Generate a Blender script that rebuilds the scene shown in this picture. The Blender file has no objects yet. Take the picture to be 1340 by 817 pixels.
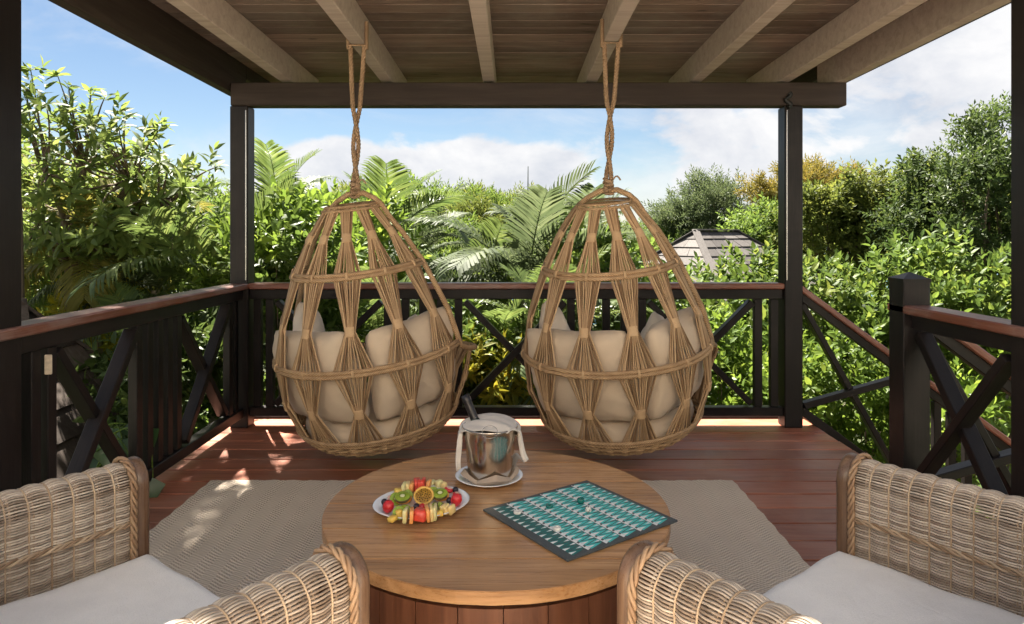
import bpy, bmesh, math, random
import numpy as np
from mathutils import Vector, Matrix, Euler

random.seed(7)
rng = np.random.default_rng(11)
PI = math.pi
SC = bpy.context.scene
COL = SC.collection

# ------------------------------------------------------------------ camera
EYE = 1.45
cam_d = bpy.data.cameras.new("camera")
cam = bpy.data.objects.new("camera", cam_d)
COL.objects.link(cam)
cam.location = (0, 0, EYE)
cam.rotation_euler = (math.radians(90), 0, 0)
cam_d.sensor_width = 36
cam_d.lens = 24.0
cam_d.shift_y = -0.0772
cam_d.clip_start = 0.05
cam_d.clip_end = 40000
SC.camera = cam

# ------------------------------------------------------------------ light
SUN_EL, SUN_AZ = math.radians(58), math.atan2(-0.45, 0.89)   # sun stands high, over the palms
SKY_STRENGTH, SUN_STRENGTH, EXPOSURE = 0.052, 2.6, 3.4
sun_dir = Vector((math.sin(SUN_AZ) * math.cos(SUN_EL), math.cos(SUN_AZ) * math.cos(SUN_EL), math.sin(SUN_EL)))
sun_d = bpy.data.lights.new("sun", 'SUN')
sun_d.energy = SUN_STRENGTH
sun_d.angle = math.radians(0.9)
sun_d.color = (1.0, 0.93, 0.82)
sun = bpy.data.objects.new("sun", sun_d)
COL.objects.link(sun)
sun.rotation_euler = (-sun_dir).to_track_quat('-Z', 'Y').to_euler()
sun.location = (-3, 0, 12)

world = bpy.data.worlds.new("World")
SC.world = world
world.use_nodes = True


def build_world():
    nt = world.node_tree
    nt.nodes.clear()
    N, L = nt.nodes, nt.links
    out = N.new('ShaderNodeOutputWorld')
    bg = N.new('ShaderNodeBackground')
    bg.inputs['Strength'].default_value = SKY_STRENGTH
    sky = N.new('ShaderNodeTexSky')
    sky.sky_type = 'NISHITA'
    sky.sun_disc = False
    sky.sun_elevation = SUN_EL
    sky.sun_rotation = SUN_AZ
    sky.air_density = 1.0
    sky.dust_density = 0.15
    sky.ozone_density = 2.2
    tc = N.new('ShaderNodeTexCoord')

    def math_n(op, a, b=None, clamp=False):
        m = N.new('ShaderNodeMath'); m.operation = op; m.use_clamp = clamp
        for i, v in enumerate((a, b)):
            if v is None:
                continue
            if isinstance(v, (int, float)):
                m.inputs[i].default_value = v
            else:
                L.new(v, m.inputs[i])
        return m.outputs[0]

    def noise(scale_vec, scale, detail, rough, distort=0.0, off=(0, 0, 0)):
        mp = N.new('ShaderNodeMapping')
        mp.inputs['Scale'].default_value = scale_vec
        mp.inputs['Location'].default_value = off
        L.new(tc.outputs['Generated'], mp.inputs['Vector'])
        n = N.new('ShaderNodeTexNoise')
        n.inputs['Scale'].default_value = scale
        n.inputs['Detail'].default_value = detail
        n.inputs['Roughness'].default_value = rough
        n.inputs['Distortion'].default_value = distort
        L.new(mp.outputs[0], n.inputs['Vector'])
        return n.outputs['Fac']

    sep = N.new('ShaderNodeSeparateXYZ')
    L.new(tc.outputs['Generated'], sep.inputs[0])
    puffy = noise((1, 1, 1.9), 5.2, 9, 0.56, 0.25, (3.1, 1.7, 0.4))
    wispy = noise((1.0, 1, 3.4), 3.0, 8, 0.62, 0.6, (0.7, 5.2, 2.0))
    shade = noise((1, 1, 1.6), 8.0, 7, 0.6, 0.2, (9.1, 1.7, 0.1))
    # large cloud masses and blue gaps in view, given as directions
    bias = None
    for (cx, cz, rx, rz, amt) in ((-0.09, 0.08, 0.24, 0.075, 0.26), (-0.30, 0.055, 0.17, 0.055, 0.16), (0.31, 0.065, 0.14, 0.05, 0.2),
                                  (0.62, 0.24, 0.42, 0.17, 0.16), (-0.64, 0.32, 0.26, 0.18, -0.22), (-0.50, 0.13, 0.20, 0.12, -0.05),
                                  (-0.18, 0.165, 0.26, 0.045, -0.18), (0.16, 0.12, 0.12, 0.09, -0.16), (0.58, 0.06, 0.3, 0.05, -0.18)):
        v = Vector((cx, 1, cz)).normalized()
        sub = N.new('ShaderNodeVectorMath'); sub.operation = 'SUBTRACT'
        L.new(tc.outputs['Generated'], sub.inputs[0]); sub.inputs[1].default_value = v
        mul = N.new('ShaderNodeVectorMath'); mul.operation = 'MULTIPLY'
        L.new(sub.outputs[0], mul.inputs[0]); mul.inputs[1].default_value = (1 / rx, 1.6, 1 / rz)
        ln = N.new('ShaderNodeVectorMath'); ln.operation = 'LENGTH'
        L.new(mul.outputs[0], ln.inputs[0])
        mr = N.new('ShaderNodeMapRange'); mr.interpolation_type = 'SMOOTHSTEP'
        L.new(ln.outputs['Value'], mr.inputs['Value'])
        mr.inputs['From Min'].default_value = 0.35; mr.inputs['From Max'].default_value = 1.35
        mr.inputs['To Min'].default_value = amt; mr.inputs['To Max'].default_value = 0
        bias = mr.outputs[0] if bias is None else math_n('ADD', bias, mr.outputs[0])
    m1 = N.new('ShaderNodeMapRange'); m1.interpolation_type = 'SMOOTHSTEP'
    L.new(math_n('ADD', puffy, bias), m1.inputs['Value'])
    m1.inputs['From Min'].default_value = 0.455; m1.inputs['From Max'].default_value = 0.60  # low threshold: extra cloud out of view, added to brighten under the roof
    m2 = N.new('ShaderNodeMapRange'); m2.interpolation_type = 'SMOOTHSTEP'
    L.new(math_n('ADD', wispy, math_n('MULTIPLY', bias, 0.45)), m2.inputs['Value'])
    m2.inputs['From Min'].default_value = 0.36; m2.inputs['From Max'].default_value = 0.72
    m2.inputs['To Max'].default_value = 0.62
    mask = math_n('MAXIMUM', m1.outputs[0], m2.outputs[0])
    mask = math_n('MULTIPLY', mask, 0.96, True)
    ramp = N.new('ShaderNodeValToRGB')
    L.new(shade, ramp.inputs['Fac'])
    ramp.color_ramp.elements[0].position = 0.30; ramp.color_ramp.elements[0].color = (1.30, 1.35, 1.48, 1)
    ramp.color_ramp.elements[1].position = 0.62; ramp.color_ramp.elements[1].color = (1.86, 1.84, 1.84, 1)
    hs = N.new('ShaderNodeHueSaturation')
    hs.inputs['Hue'].default_value = 0.50
    hs.inputs['Saturation'].default_value = 1.0
    hs.inputs['Value'].default_value = 0.215
    L.new(sky.outputs[0], hs.inputs['Color'])
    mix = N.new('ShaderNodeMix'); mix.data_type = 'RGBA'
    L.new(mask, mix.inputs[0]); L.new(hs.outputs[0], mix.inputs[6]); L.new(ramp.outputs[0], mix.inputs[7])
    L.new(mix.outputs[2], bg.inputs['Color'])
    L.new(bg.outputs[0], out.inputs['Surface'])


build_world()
SC.view_settings.view_transform = 'Standard'
SC.view_settings.look = 'None'
SC.view_settings.exposure = EXPOSURE
SC.view_settings.gamma = 1.0
SC.view_settings.use_curve_mapping = False
SC.render.engine = 'CYCLES'
SC.cycles.use_denoising = True
SC.cycles.max_bounces = 8
SC.cycles.diffuse_bounces = 5
SC.cycles.glossy_bounces = 3
SC.cycles.transmission_bounces = 4
SC.cycles.transparent_max_bounces = 4
SC.cycles.sample_clamp_indirect = 6.0


# ------------------------------------------------------------------ placing helpers
def P(px, py, d):
    """photo pixel at distance d -> world point (used to measure positions)"""
    return Vector(((px - 670) / 893.3 * d, d, EYE - (py - 305) / 893.3 * d))


def T(px, py, z):
    """photo pixel on the horizontal plane of height z -> world point"""
    d = (EYE - z) * 893.3 / (py - 305)
    return Vector(((px - 670) / 893.3 * d, d, z))


# ------------------------------------------------------------------ materials
MATS = {}


def _new(name):
    m = bpy.data.materials.new(name)
    m.use_nodes = True
    nt = m.node_tree
    b = nt.nodes['Principled BSDF']
    MATS[name] = m
    return m, nt.nodes, nt.links, b


def ramp_node(N, stops):
    r = N.new('ShaderNodeValToRGB')
    els = r.color_ramp.elements
    while len(els) < len(stops):
        els.new(0.5)
    for e, (p, c) in zip(els, stops):
        e.position = p; e.color = (*c, 1)
    return r


def mix_rgb(N, L, fac, a, b, mode='MIX'):
    m = N.new('ShaderNodeMix'); m.data_type = 'RGBA'; m.blend_type = mode
    for idx, v in ((0, fac), (6, a), (7, b)):
        if isinstance(v, (int, float)):
            m.inputs[idx].default_value = v
        elif isinstance(v, tuple):
            m.inputs[idx].default_value = (*v, 1)
        else:
            L.new(v, m.inputs[idx])
    return m.outputs[2]


def coords(N, L, scale=(1, 1, 1), space='Object', rand=True):
    tc = N.new('ShaderNodeTexCoord')
    mp = N.new('ShaderNodeMapping')
    mp.inputs['Scale'].default_value = scale
    src = tc.outputs[space]
    if space == 'World':
        src = None
    L.new(src, mp.inputs['Vector'])
    if rand:
        oi = N.new('ShaderNodeObjectInfo')
        mul = N.new('ShaderNodeMath'); mul.operation = 'MULTIPLY'; mul.inputs[1].default_value = 37.0
        L.new(oi.outputs['Random'], mul.inputs[0])
        cb = N.new('ShaderNodeCombineXYZ')
        for i in range(3):
            L.new(mul.outputs[0], cb.inputs[i])
        L.new(cb.outputs[0], mp.inputs['Location'])
    return mp.outputs[0]


def noise_n(N, L, vec, scale, detail=4, rough=0.55, dist=0.0):
    n = N.new('ShaderNodeTexNoise')
    n.inputs['Scale'].default_value = scale
    n.inputs['Detail'].default_value = detail
    n.inputs['Roughness'].default_value = rough
    n.inputs['Distortion'].default_value = dist
    if vec is not None:
        L.new(vec, n.inputs['Vector'])
    return n.outputs['Fac']


def bump(N, L, b, height, strength=0.3, dist=0.004):
    bp = N.new('ShaderNodeBump')
    bp.inputs['Strength'].default_value = strength
    bp.inputs['Distance'].default_value = dist
    L.new(height, bp.inputs['Height'])
    L.new(bp.outputs[0], b.inputs['Normal'])


def wood(name, c_dark, c_mid, c_light, axis='x', rough=(0.35, 0.6), grain=1.0, var=0.35, worn=None, worn_amt=0.5, gloss=0.4, knots=False, bump_s=0.35, ring=26):
    """wood with stretched grain, per-board variation and optional weathered patches"""
    m, N, L, b = _new(name)
    st = {'x': (1.2, 18, 18), 'y': (18, 1.2, 18), 'z': (18, 18, 1.2)}[axis]
    st = tuple(s * grain for s in st)
    v = coords(N, L, st)
    g = noise_n(N, L, v, 1.6, 8, 0.62, 0.6)
    st2 = tuple(s * 3.5 if s > 2 * grain else s * 1.5 for s in st)
    fine = noise_n(N, L, coords(N, L, st2), 2.4, 5, 0.7)
    r = ramp_node(N, ((0.28, c_dark), (0.5, c_mid), (0.74, c_light)))
    L.new(g, r.inputs['Fac'])
    col = mix_rgb(N, L, 0.35, r.outputs[0], mix_rgb(N, L, fine, c_dark, c_light))
    oi = N.new('ShaderNodeObjectInfo')
    hv = N.new('ShaderNodeHueSaturation')
    mr = N.new('ShaderNodeMapRange')
    L.new(oi.outputs['Random'], mr.inputs['Value'])
    mr.inputs['To Min'].default_value = 1 - var; mr.inputs['To Max'].default_value = 1 + var
    L.new(mr.outputs[0], hv.inputs['Value']); L.new(col, hv.inputs['Color'])
    col = hv.outputs[0]
    if knots:
        vo = N.new('ShaderNodeTexVoronoi'); vo.inputs['Scale'].default_value = 2.2
        L.new(coords(N, L, (1.0, 3.0, 3.0)), vo.inputs['Vector'])
        km = N.new('ShaderNodeMapRange'); km.interpolation_type = 'SMOOTHSTEP'
        L.new(vo.outputs['Distance'], km.inputs['Value'])
        km.inputs['From Min'].default_value = 0.03; km.inputs['From Max'].default_value = 0.11
        km.inputs['To Min'].default_value = 0.85; km.inputs['To Max'].default_value = 0
        col = mix_rgb(N, L, km.outputs[0], col, tuple(c * 0.25 for c in c_dark))
    ro = N.new('ShaderNodeMapRange')
    L.new(fine, ro.inputs['Value'])
    ro.inputs['From Min'].default_value = 0.3; ro.inputs['From Max'].default_value = 0.7
    ro.inputs['To Min'].default_value = rough[0]; ro.inputs['To Max'].default_value = rough[1]
    if worn:
        geo = N.new('ShaderNodeNewGeometry')
        wn = noise_n(N, L, geo.outputs['Position'], 1.7, 6, 0.65, 0.8)
        wf = mix_f(N, L, wn, fine)
        wr = N.new('ShaderNodeMapRange'); wr.interpolation_type = 'SMOOTHSTEP'
        L.new(wf, wr.inputs['Value'])
        wr.inputs['From Min'].default_value = 0.44; wr.inputs['From Max'].default_value = 0.62
        wr.inputs['To Max'].default_value = worn_amt
        col = mix_rgb(N, L, wr.outputs[0], col, worn)
    L.new(col, b.inputs['Base Color'])
    L.new(ro.outputs[0], b.inputs['Roughness'])
    b.inputs['Specular IOR Level'].default_value = gloss
    bump(N, L, b, mix_f(N, L, g, fine), bump_s, 0.003)
    return m


def mix_f(N, L, a, b):
    m = N.new('ShaderNodeMath'); m.operation = 'MULTIPLY_ADD'
    L.new(a, m.inputs[0]); m.inputs[1].default_value = 0.65
    m2 = N.new('ShaderNodeMath'); m2.operation = 'MULTIPLY'
    L.new(b, m2.inputs[0]); m2.inputs[1].default_value = 0.35
    L.new(m2.outputs[0], m.inputs[2])
    return m.outputs[0]


def plain(name, c, rough=0.5, metallic=0.0, spec=0.5, var=0.12, nscale=30, bs=0.1, sss=0.0, coat=0.0, c2=None, bdist=0.002):
    m, N, L, b = _new(name)
    v = coords(N, L, (1, 1, 1))
    n = noise_n(N, L, v, nscale, 5, 0.6)
    lo = tuple(x * (1 - var) for x in c)
    hi = c2 or tuple(min(1, x * (1 + var)) for x in c)
    r = ramp_node(N, ((0.35, lo), (0.65, hi)))
    L.new(n, r.inputs['Fac'])
    L.new(r.outputs[0], b.inputs['Base Color'])
    b.inputs['Roughness'].default_value = rough
    b.inputs['Metallic'].default_value = metallic
    b.inputs['Specular IOR Level'].default_value = spec
    if sss:
        b.inputs['Subsurface Weight'].default_value = sss
        b.inputs['Subsurface Radius'].default_value = (0.01, 0.005, 0.003)
    if coat:
        b.inputs['Coat Weight'].default_value = coat
        b.inputs['Coat Roughness'].default_value = 0.15
    if bs:
        bump(N, L, b, n, bs, bdist)
    return m


def fibre(name, c_dark, c_light, rough=0.55, scale=60, rnd=0.35, bs=0.3):
    """plant fibre: colour changes strand by strand"""
    m, N, L, b = _new(name)
    geo = N.new('ShaderNodeNewGeometry')
    n = noise_n(N, L, coords(N, L, (1, 1, 1)), scale, 4, 0.6)
    n2 = noise_n(N, L, coords(N, L, (1, 1, 1)), 6, 3, 0.6)
    r = ramp_node(N, ((0.3, c_dark), (0.7, c_light)))
    a = N.new('ShaderNodeMath'); a.operation = 'MULTIPLY'; a.inputs[1].default_value = rnd
    L.new(geo.outputs['Random Per Island'], a.inputs[0])
    s = N.new('ShaderNodeMath'); s.operation = 'MULTIPLY_ADD'; s.inputs[1].default_value = 1 - rnd
    L.new(mix_f(N, L, n2, n), s.inputs[0]); L.new(a.outputs[0], s.inputs[2])
    L.new(s.outputs[0], r.inputs['Fac'])
    L.new(r.outputs[0], b.inputs['Base Color'])
    b.inputs['Roughness'].default_value = rough
    b.inputs['Specular IOR Level'].default_value = 0.35
    bump(N, L, b, n, bs, 0.002)
    return m


def twisted(name, c_dark, c_light, freq=240, rough=0.7):
    """rope wound round a cane: diagonal bands in the relief"""
    m, N, L, b = _new(name)
    tc = N.new('ShaderNodeTexCoord')
    w = N.new('ShaderNodeTexWave'); w.wave_type = 'BANDS'; w.bands_direction = 'DIAGONAL'
    w.inputs['Scale'].default_value = freq / 6.28; w.inputs['Distortion'].default_value = 1.2
    w.inputs['Detail'].default_value = 2; w.inputs['Detail Scale'].default_value = 3
    L.new(tc.outputs['Object'], w.inputs['Vector'])
    n = noise_n(N, L, tc.outputs['Object'], 14, 4, 0.6)
    f = mix_f(N, L, n, w.outputs['Fac'])
    r = ramp_node(N, ((0.25, c_dark), (0.7, c_light)))
    L.new(f, r.inputs['Fac']); L.new(r.outputs[0], b.inputs['Base Color'])
    b.inputs['Roughness'].default_value = rough
    b.inputs['Specular IOR Level'].default_value = 0.25
    bump(N, L, b, w.outputs['Fac'], 0.6, 0.003)
    return m


def fabric(name, c, weave=900, rough=0.9, wr=0.5):
    m, N, L, b = _new(name)
    v = coords(N, L, (1, 1, 1))
    n = noise_n(N, L, v, 7, 4, 0.55)
    f = noise_n(N, L, v, weave, 2, 0.5)
    r = ramp_node(N, ((0.3, tuple(x * 0.9 for x in c)), (0.7, tuple(min(1, x * 1.06) for x in c))))
    L.new(mix_f(N, L, n, f), r.inputs['Fac'])
    L.new(r.outputs[0], b.inputs['Base Color'])
    b.inputs['Roughness'].default_value = rough
    b.inputs['Specular IOR Level'].default_value = 0.15
    b.inputs['Sheen Weight'].default_value = 0.15
    ws = noise_n(N, L, coords(N, L, (1, 1, 1)), 9, 3, 0.5, 1.2)
    bump(N, L, b, mix_f(N, L, ws, f), wr, 0.01)
    return m


def leaf_mat(name, c1, c2, c3=None, rough=0.38, trans=0.35, spec=0.5):
    """leaf: colour varies leaf by leaf, light passes through"""
    m, N, L, b = _new(name)
    geo = N.new('ShaderNodeNewGeometry')
    oi = N.new('ShaderNodeObjectInfo')
    r = ramp_node(N, ((0.0, c1), (0.62, c2), (1.0, c3 or c2)))
    n = noise_n(N, L, geo.outputs['Position'], 1.3, 3, 0.6)
    a = N.new('ShaderNodeMath'); a.operation = 'MULTIPLY_ADD'
    L.new(geo.outputs['Random Per Island'], a.inputs[0]); a.inputs[1].default_value = 0.62
    s = N.new('ShaderNodeMath'); s.operation = 'MULTIPLY_ADD'
    L.new(n, s.inputs[0]); s.inputs[1].default_value = 0.8; s.inputs[2].default_value = -0.22
    L.new(s.outputs[0], a.inputs[2])
    L.new(a.outputs[0], r.inputs['Fac'])
    hv = N.new('ShaderNodeHueSaturation')
    mr = N.new('ShaderNodeMapRange'); L.new(oi.outputs['Random'], mr.inputs['Value'])
    mr.inputs['To Min'].default_value = 0.8; mr.inputs['To Max'].default_value = 1.2
    L.new(mr.outputs[0], hv.inputs['Value']); L.new(r.outputs[0], hv.inputs['Color'])
    L.new(hv.outputs[0], b.inputs['Base Color'])
    b.inputs['Roughness'].default_value = rough
    b.inputs['Specular IOR Level'].default_value = spec
    tr = N.new('ShaderNodeBsdfTranslucent')
    br = N.new('ShaderNodeHueSaturation'); br.inputs['Value'].default_value = 1.5; br.inputs['Hue'].default_value = 0.485
    L.new(hv.outputs[0], br.inputs['Color']); L.new(br.outputs[0], tr.inputs['Color'])
    mx = N.new('ShaderNodeMixShader'); mx.inputs[0].default_value = trans
    L.new(b.outputs[0], mx.inputs[1]); L.new(tr.outputs[0], mx.inputs[2])
    L.new(mx.outputs[0], N['Material Output'].inputs['Surface'])
    return m


def make_materials():
    wood('deck_wood', (0.16, 0.043, 0.022), (0.38, 0.122, 0.066), (0.50, 0.20, 0.122), 'x', (0.32, 0.52), 1.0, 0.26, worn=(0.40, 0.25, 0.19), worn_amt=0.42, gloss=0.42)
    wood('dark_wood', (0.006, 0.005, 0.005), (0.011, 0.0085, 0.0085), (0.020, 0.015, 0.014), 'z', (0.32, 0.5), 1.0, 0.2, worn=(0.045, 0.038, 0.034), worn_amt=0.3, gloss=0.2, bump_s=0.25)
    wood('dark_wood_long', (0.006, 0.005, 0.005), (0.011, 0.0085, 0.0085), (0.020, 0.015, 0.014), 'x', (0.32, 0.5), 1.0, 0.2, worn=(0.045, 0.038, 0.034), worn_amt=0.3, gloss=0.2, bump_s=0.25)
    wood('rail_wood', (0.10, 0.030, 0.016), (0.20, 0.062, 0.034), (0.29, 0.11, 0.065), 'x', (0.28, 0.5), 1.0, 0.15, worn=(0.30, 0.24, 0.22), worn_amt=0.45, gloss=0.5)
    wood('ceiling_wood', (0.075, 0.048, 0.037), (0.175, 0.118, 0.094), (0.28, 0.205, 0.170), 'x', (0.6, 0.8), 1.1, 0.28, worn=(0.25, 0.215, 0.19), worn_amt=0.5, gloss=0.2, knots=True)
    wood('rafter_wood', (0.30, 0.232, 0.20), (0.43, 0.345, 0.305), (0.54, 0.45, 0.405), 'y', (0.6, 0.8), 0.8, 0.14, gloss=0.2, bump_s=0.3)
    wood('beam_wood', (0.018, 0.012, 0.010), (0.036, 0.025, 0.021), (0.060, 0.044, 0.036), 'x', (0.55, 0.75), 0.8, 0.1, gloss=0.25)
    wood('table_wood', (0.15, 0.062, 0.023), (0.43, 0.22, 0.090), (0.62, 0.355, 0.165), 'x', (0.22, 0.40), 1.1, 0.10, gloss=0.45, bump_s=0.18)
    wood('stave_wood', (0.065, 0.022, 0.011), (0.125, 0.046, 0.022), (0.19, 0.076, 0.038), 'z', (0.3, 0.5), 1.0, 0.14, gloss=0.4)
    wood('chair_wood', (0.065, 0.032, 0.018), (0.15, 0.082, 0.047), (0.27, 0.168, 0.102), 'z', (0.22, 0.42), 1.3, 0.1, gloss=0.55)
    wood('shingle_wood', (0.055, 0.048, 0.044), (0.105, 0.094, 0.088), (0.17, 0.158, 0.15), 'z', (0.7, 0.9), 1.0, 0.3, gloss=0.2)
    wood('dark_shingle', (0.040, 0.030, 0.025), (0.085, 0.065, 0.055), (0.15, 0.12, 0.10), 'z', (0.7, 0.9), 1.0, 0.45, gloss=0.2)
    wood('bark', (0.07, 0.05, 0.035), (0.14, 0.105, 0.075), (0.22, 0.18, 0.14), 'z', (0.8, 0.95), 0.6, 0.2, gloss=0.1)
    wood('palm_bark', (0.16, 0.14, 0.10), (0.24, 0.21, 0.15), (0.32, 0.29, 0.22), 'z', (0.7, 0.9), 0.5, 0.2, gloss=0.15)
    fibre('jute', (0.21, 0.122, 0.060), (0.54, 0.365, 0.208), 0.65, 90, 0.55, 0.5)
    fibre('jute_tie', (0.30, 0.18, 0.09), (0.60, 0.41, 0.235), 0.65, 90, 0.4, 0.5)
    twisted('wound_rope', (0.23, 0.133, 0.066), (0.53, 0.355, 0.20), 330)
    twisted('hang_rope', (0.16, 0.095, 0.052), (0.40, 0.27, 0.165), 300)
    fibre('basket_fibre', (0.21, 0.12, 0.058), (0.55, 0.37, 0.205), 0.55, 70, 0.5, 0.4)
    fibre('wicker', (0.23, 0.168, 0.122), (0.66, 0.56, 0.46), 0.42, 45, 0.32, 0.3)
    fibre('wicker_stake', (0.25, 0.16, 0.095), (0.50, 0.375, 0.255), 0.42, 45, 0.4, 0.3)
    fibre('braid_cane', (0.20, 0.11, 0.06), (0.46, 0.31, 0.19), 0.42, 45, 0.4, 0.3)
    fabric('tan_fabric', (0.60, 0.475, 0.35), 700, 0.9, 0.45)
    fabric('pale_fabric', (0.76, 0.66, 0.55), 700, 0.9, 0.45)
    fabric('seat_fabric', (0.86, 0.825, 0.785), 260, 0.92, 0.6)
    fabric('napkin_fabric', (0.55, 0.505, 0.465), 600, 0.92, 0.4)
    fabric('napkin_brown', (0.36, 0.285, 0.225), 600, 0.92, 0.3)
    plain('porcelain', (0.78, 0.78, 0.79), 0.12, 0, 0.6, 0.02, 12, 0.0, coat=0.4)
    plain('steel', (0.58, 0.52, 0.45), 0.19, 1.0, 0.5, 0.06, 9, 0.06, bdist=0.006)
    plain('steel_wire', (0.35, 0.34, 0.33), 0.25, 1.0, 0.5, 0.05, 9, 0.0)
    plain('foil', (0.02, 0.018, 0.02), 0.3, 0.3, 0.5, 0.3, 60, 0.2)
    plain('bottle_glass', (0.012, 0.02, 0.012), 0.06, 0, 0.6, 0.1, 20, 0)
    plain('brass', (0.42, 0.32, 0.20), 0.35, 1.0, 0.5, 0.2, 40, 0.1)
    plain('cork_tag', (0.55, 0.46, 0.34), 0.7, 0, 0.3, 0.15, 60, 0.1)
    plain('cable', (0.012, 0.012, 0.012), 0.5, 0, 0.4, 0.1, 20, 0)
    # board
    plain('board_grey', (0.066, 0.076, 0.080), 0.5, 0, 0.35, 0.12, 120, 0.08)
    plain('board_edge', (0.030, 0.034, 0.037), 0.55, 0, 0.35, 0.12, 120, 0.05)
    plain('ink_turquoise', (0.075, 0.52, 0.50), 0.5, 0, 0.3, 0.06, 90, 0.0)
    plain('ink_teal', (0.018, 0.165, 0.155), 0.5, 0, 0.3, 0.06, 90, 0.0)
    plain('ink_white', (0.74, 0.75, 0.74), 0.5, 0, 0.3, 0.03, 90, 0.0)
    plain('piece_white', (0.66, 0.64, 0.60), 0.3, 0, 0.5, 0.15, 60, 0.0)
    plain('piece_teal', (0.012, 0.145, 0.125), 0.25, 0, 0.5, 0.2, 60, 0.0)
    # fruit
    plain('melon_red', (0.62, 0.070, 0.045), 0.3, 0, 0.5, 0.18, 60, 0.2, sss=0.3)
    plain('melon_yellow', (0.72, 0.55, 0.24), 0.35, 0, 0.5, 0.1, 50, 0.15, sss=0.3)
    plain('melon_pale', (0.68, 0.62, 0.30), 0.35, 0, 0.5, 0.1, 50, 0.15, sss=0.3)
    plain('melon_orange', (0.76, 0.33, 0.10), 0.35, 0, 0.5, 0.1, 50, 0.15, sss=0.3)
    plain('pineapple_flesh', (0.74, 0.50, 0.10), 0.35, 0, 0.5, 0.14, 80, 0.3, sss=0.3)
    plain('orange_peel', (0.75, 0.27, 0.03), 0.35, 0, 0.5, 0.08, 120, 0.2)
    plain('orange_flesh', (0.80, 0.40, 0.05), 0.25, 0, 0.5, 0.12, 60, 0.2, sss=0.3)
    plain('kiwi_flesh', (0.27, 0.36, 0.045), 0.25, 0, 0.5, 0.2, 50, 0.2, sss=0.2)
    plain('kiwi_core', (0.62, 0.62, 0.36), 0.35, 0, 0.5, 0.1, 50, 0.1)
    plain('kiwi_skin', (0.14, 0.11, 0.035), 0.7, 0, 0.3, 0.2, 80, 0.3)
    plain('seed', (0.012, 0.010, 0.008), 0.25, 0, 0.5, 0.2, 80, 0.0)
    plain('berry_red', (0.52, 0.022, 0.028), 0.28, 0, 0.5, 0.2, 90, 0.25, sss=0.2)
    plain('berry_pale', (0.72, 0.42, 0.33), 0.35, 0, 0.5, 0.1, 60, 0.1)
    plain('berry_black', (0.018, 0.012, 0.022), 0.32, 0, 0.5, 0.3, 80, 0.2)
    plain('passion_rind', (0.70, 0.42, 0.09), 0.4, 0, 0.5, 0.12, 60, 0.1)
    plain('passion_pulp', (0.36, 0.19, 0.025), 0.18, 0, 0.5, 0.35, 90, 0.6, sss=0.2)
    # land
    plain('bounce_stone', (0.68, 0.60, 0.51), 0.8, 0, 0.3, 0.1, 5, 0.1)
    plain('bounce_wall_render', (0.80, 0.75, 0.67), 0.85, 0, 0.2, 0.03, 4, 0.1)
    plain('wall_paint', (0.42, 0.38, 0.32), 0.85, 0, 0.2, 0.1, 3, 0.1)
    plain('bamboo_yellow', (0.50, 0.27, 0.05), 0.4, 0, 0.4, 0.25, 8, 0.1)
    leaf_mat('leaf_mango', (0.066, 0.108, 0.026), (0.125, 0.175, 0.042), (0.22, 0.245, 0.06), 0.48, 0.5, 0.22)
    leaf_mat('leaf_mid', (0.052, 0.095, 0.018), (0.10, 0.160, 0.030), (0.175, 0.225, 0.046), 0.48, 0.48, 0.2)
    leaf_mat('leaf_bright', (0.060, 0.110, 0.018), (0.125, 0.20, 0.028), (0.23, 0.29, 0.045), 0.45, 0.45, 0.25)
    leaf_mat('leaf_hedge', (0.030, 0.060, 0.014), (0.095, 0.150, 0.026), (0.23, 0.265, 0.05), 0.48, 0.42, 0.2)
    leaf_mat('leaf_dark', (0.032, 0.058, 0.016), (0.062, 0.10, 0.024), (0.11, 0.145, 0.036), 0.5, 0.38, 0.25)
    leaf_mat('leaf_grey', (0.045, 0.068, 0.028), (0.080, 0.11, 0.045), (0.14, 0.165, 0.075), 0.55, 0.36, 0.2)
    leaf_mat('leaf_olive', (0.070, 0.105, 0.022), (0.135, 0.170, 0.034), (0.22, 0.235, 0.048), 0.5, 0.45, 0.2)
    leaf_mat('leaf_gold', (0.11, 0.115, 0.022), (0.19, 0.165, 0.03), (0.29, 0.21, 0.036), 0.5, 0.42, 0.2)
    leaf_mat('leaf_croton', (0.10, 0.13, 0.014), (0.26, 0.25, 0.022), (0.44, 0.35, 0.03), 0.45, 0.42, 0.2)
    leaf_mat('palm_leaf', (0.045, 0.080, 0.022), (0.095, 0.14, 0.036), (0.17, 0.205, 0.06), 0.38, 0.38, 0.4)
    leaf_mat('palm_pale', (0.046, 0.068, 0.030), (0.084, 0.112, 0.050), (0.15, 0.175, 0.088), 0.55, 0.36, 0.12)
    leaf_mat('palm_yellow', (0.10, 0.11, 0.022), (0.20, 0.19, 0.038), (0.30, 0.27, 0.065), 0.5, 0.42, 0.2)
    leaf_mat('vine_leaf', (0.016, 0.046, 0.012), (0.032, 0.080, 0.020), (0.06, 0.13, 0.03), 0.32, 0.25)

    m, N, L, b = _new('ground_soil')
    geo = N.new('ShaderNodeNewGeometry')
    n = noise_n(N, L, geo.outputs['Position'], 0.35, 6, 0.65)
    f = noise_n(N, L, geo.outputs['Position'], 6, 6, 0.7)
    r = ramp_node(N, ((0.3, (0.022, 0.032, 0.010)), (0.55, (0.045, 0.055, 0.016)), (0.75, (0.10, 0.075, 0.045))))
    L.new(mix_f(N, L, n, f), r.inputs['Fac']); L.new(r.outputs[0], b.inputs['Base Color'])
    b.inputs['Roughness'].default_value = 0.95
    bump(N, L, b, f, 0.8, 0.1)

    m, N, L, b = _new('sea_water')
    geo = N.new('ShaderNodeNewGeometry')
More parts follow.
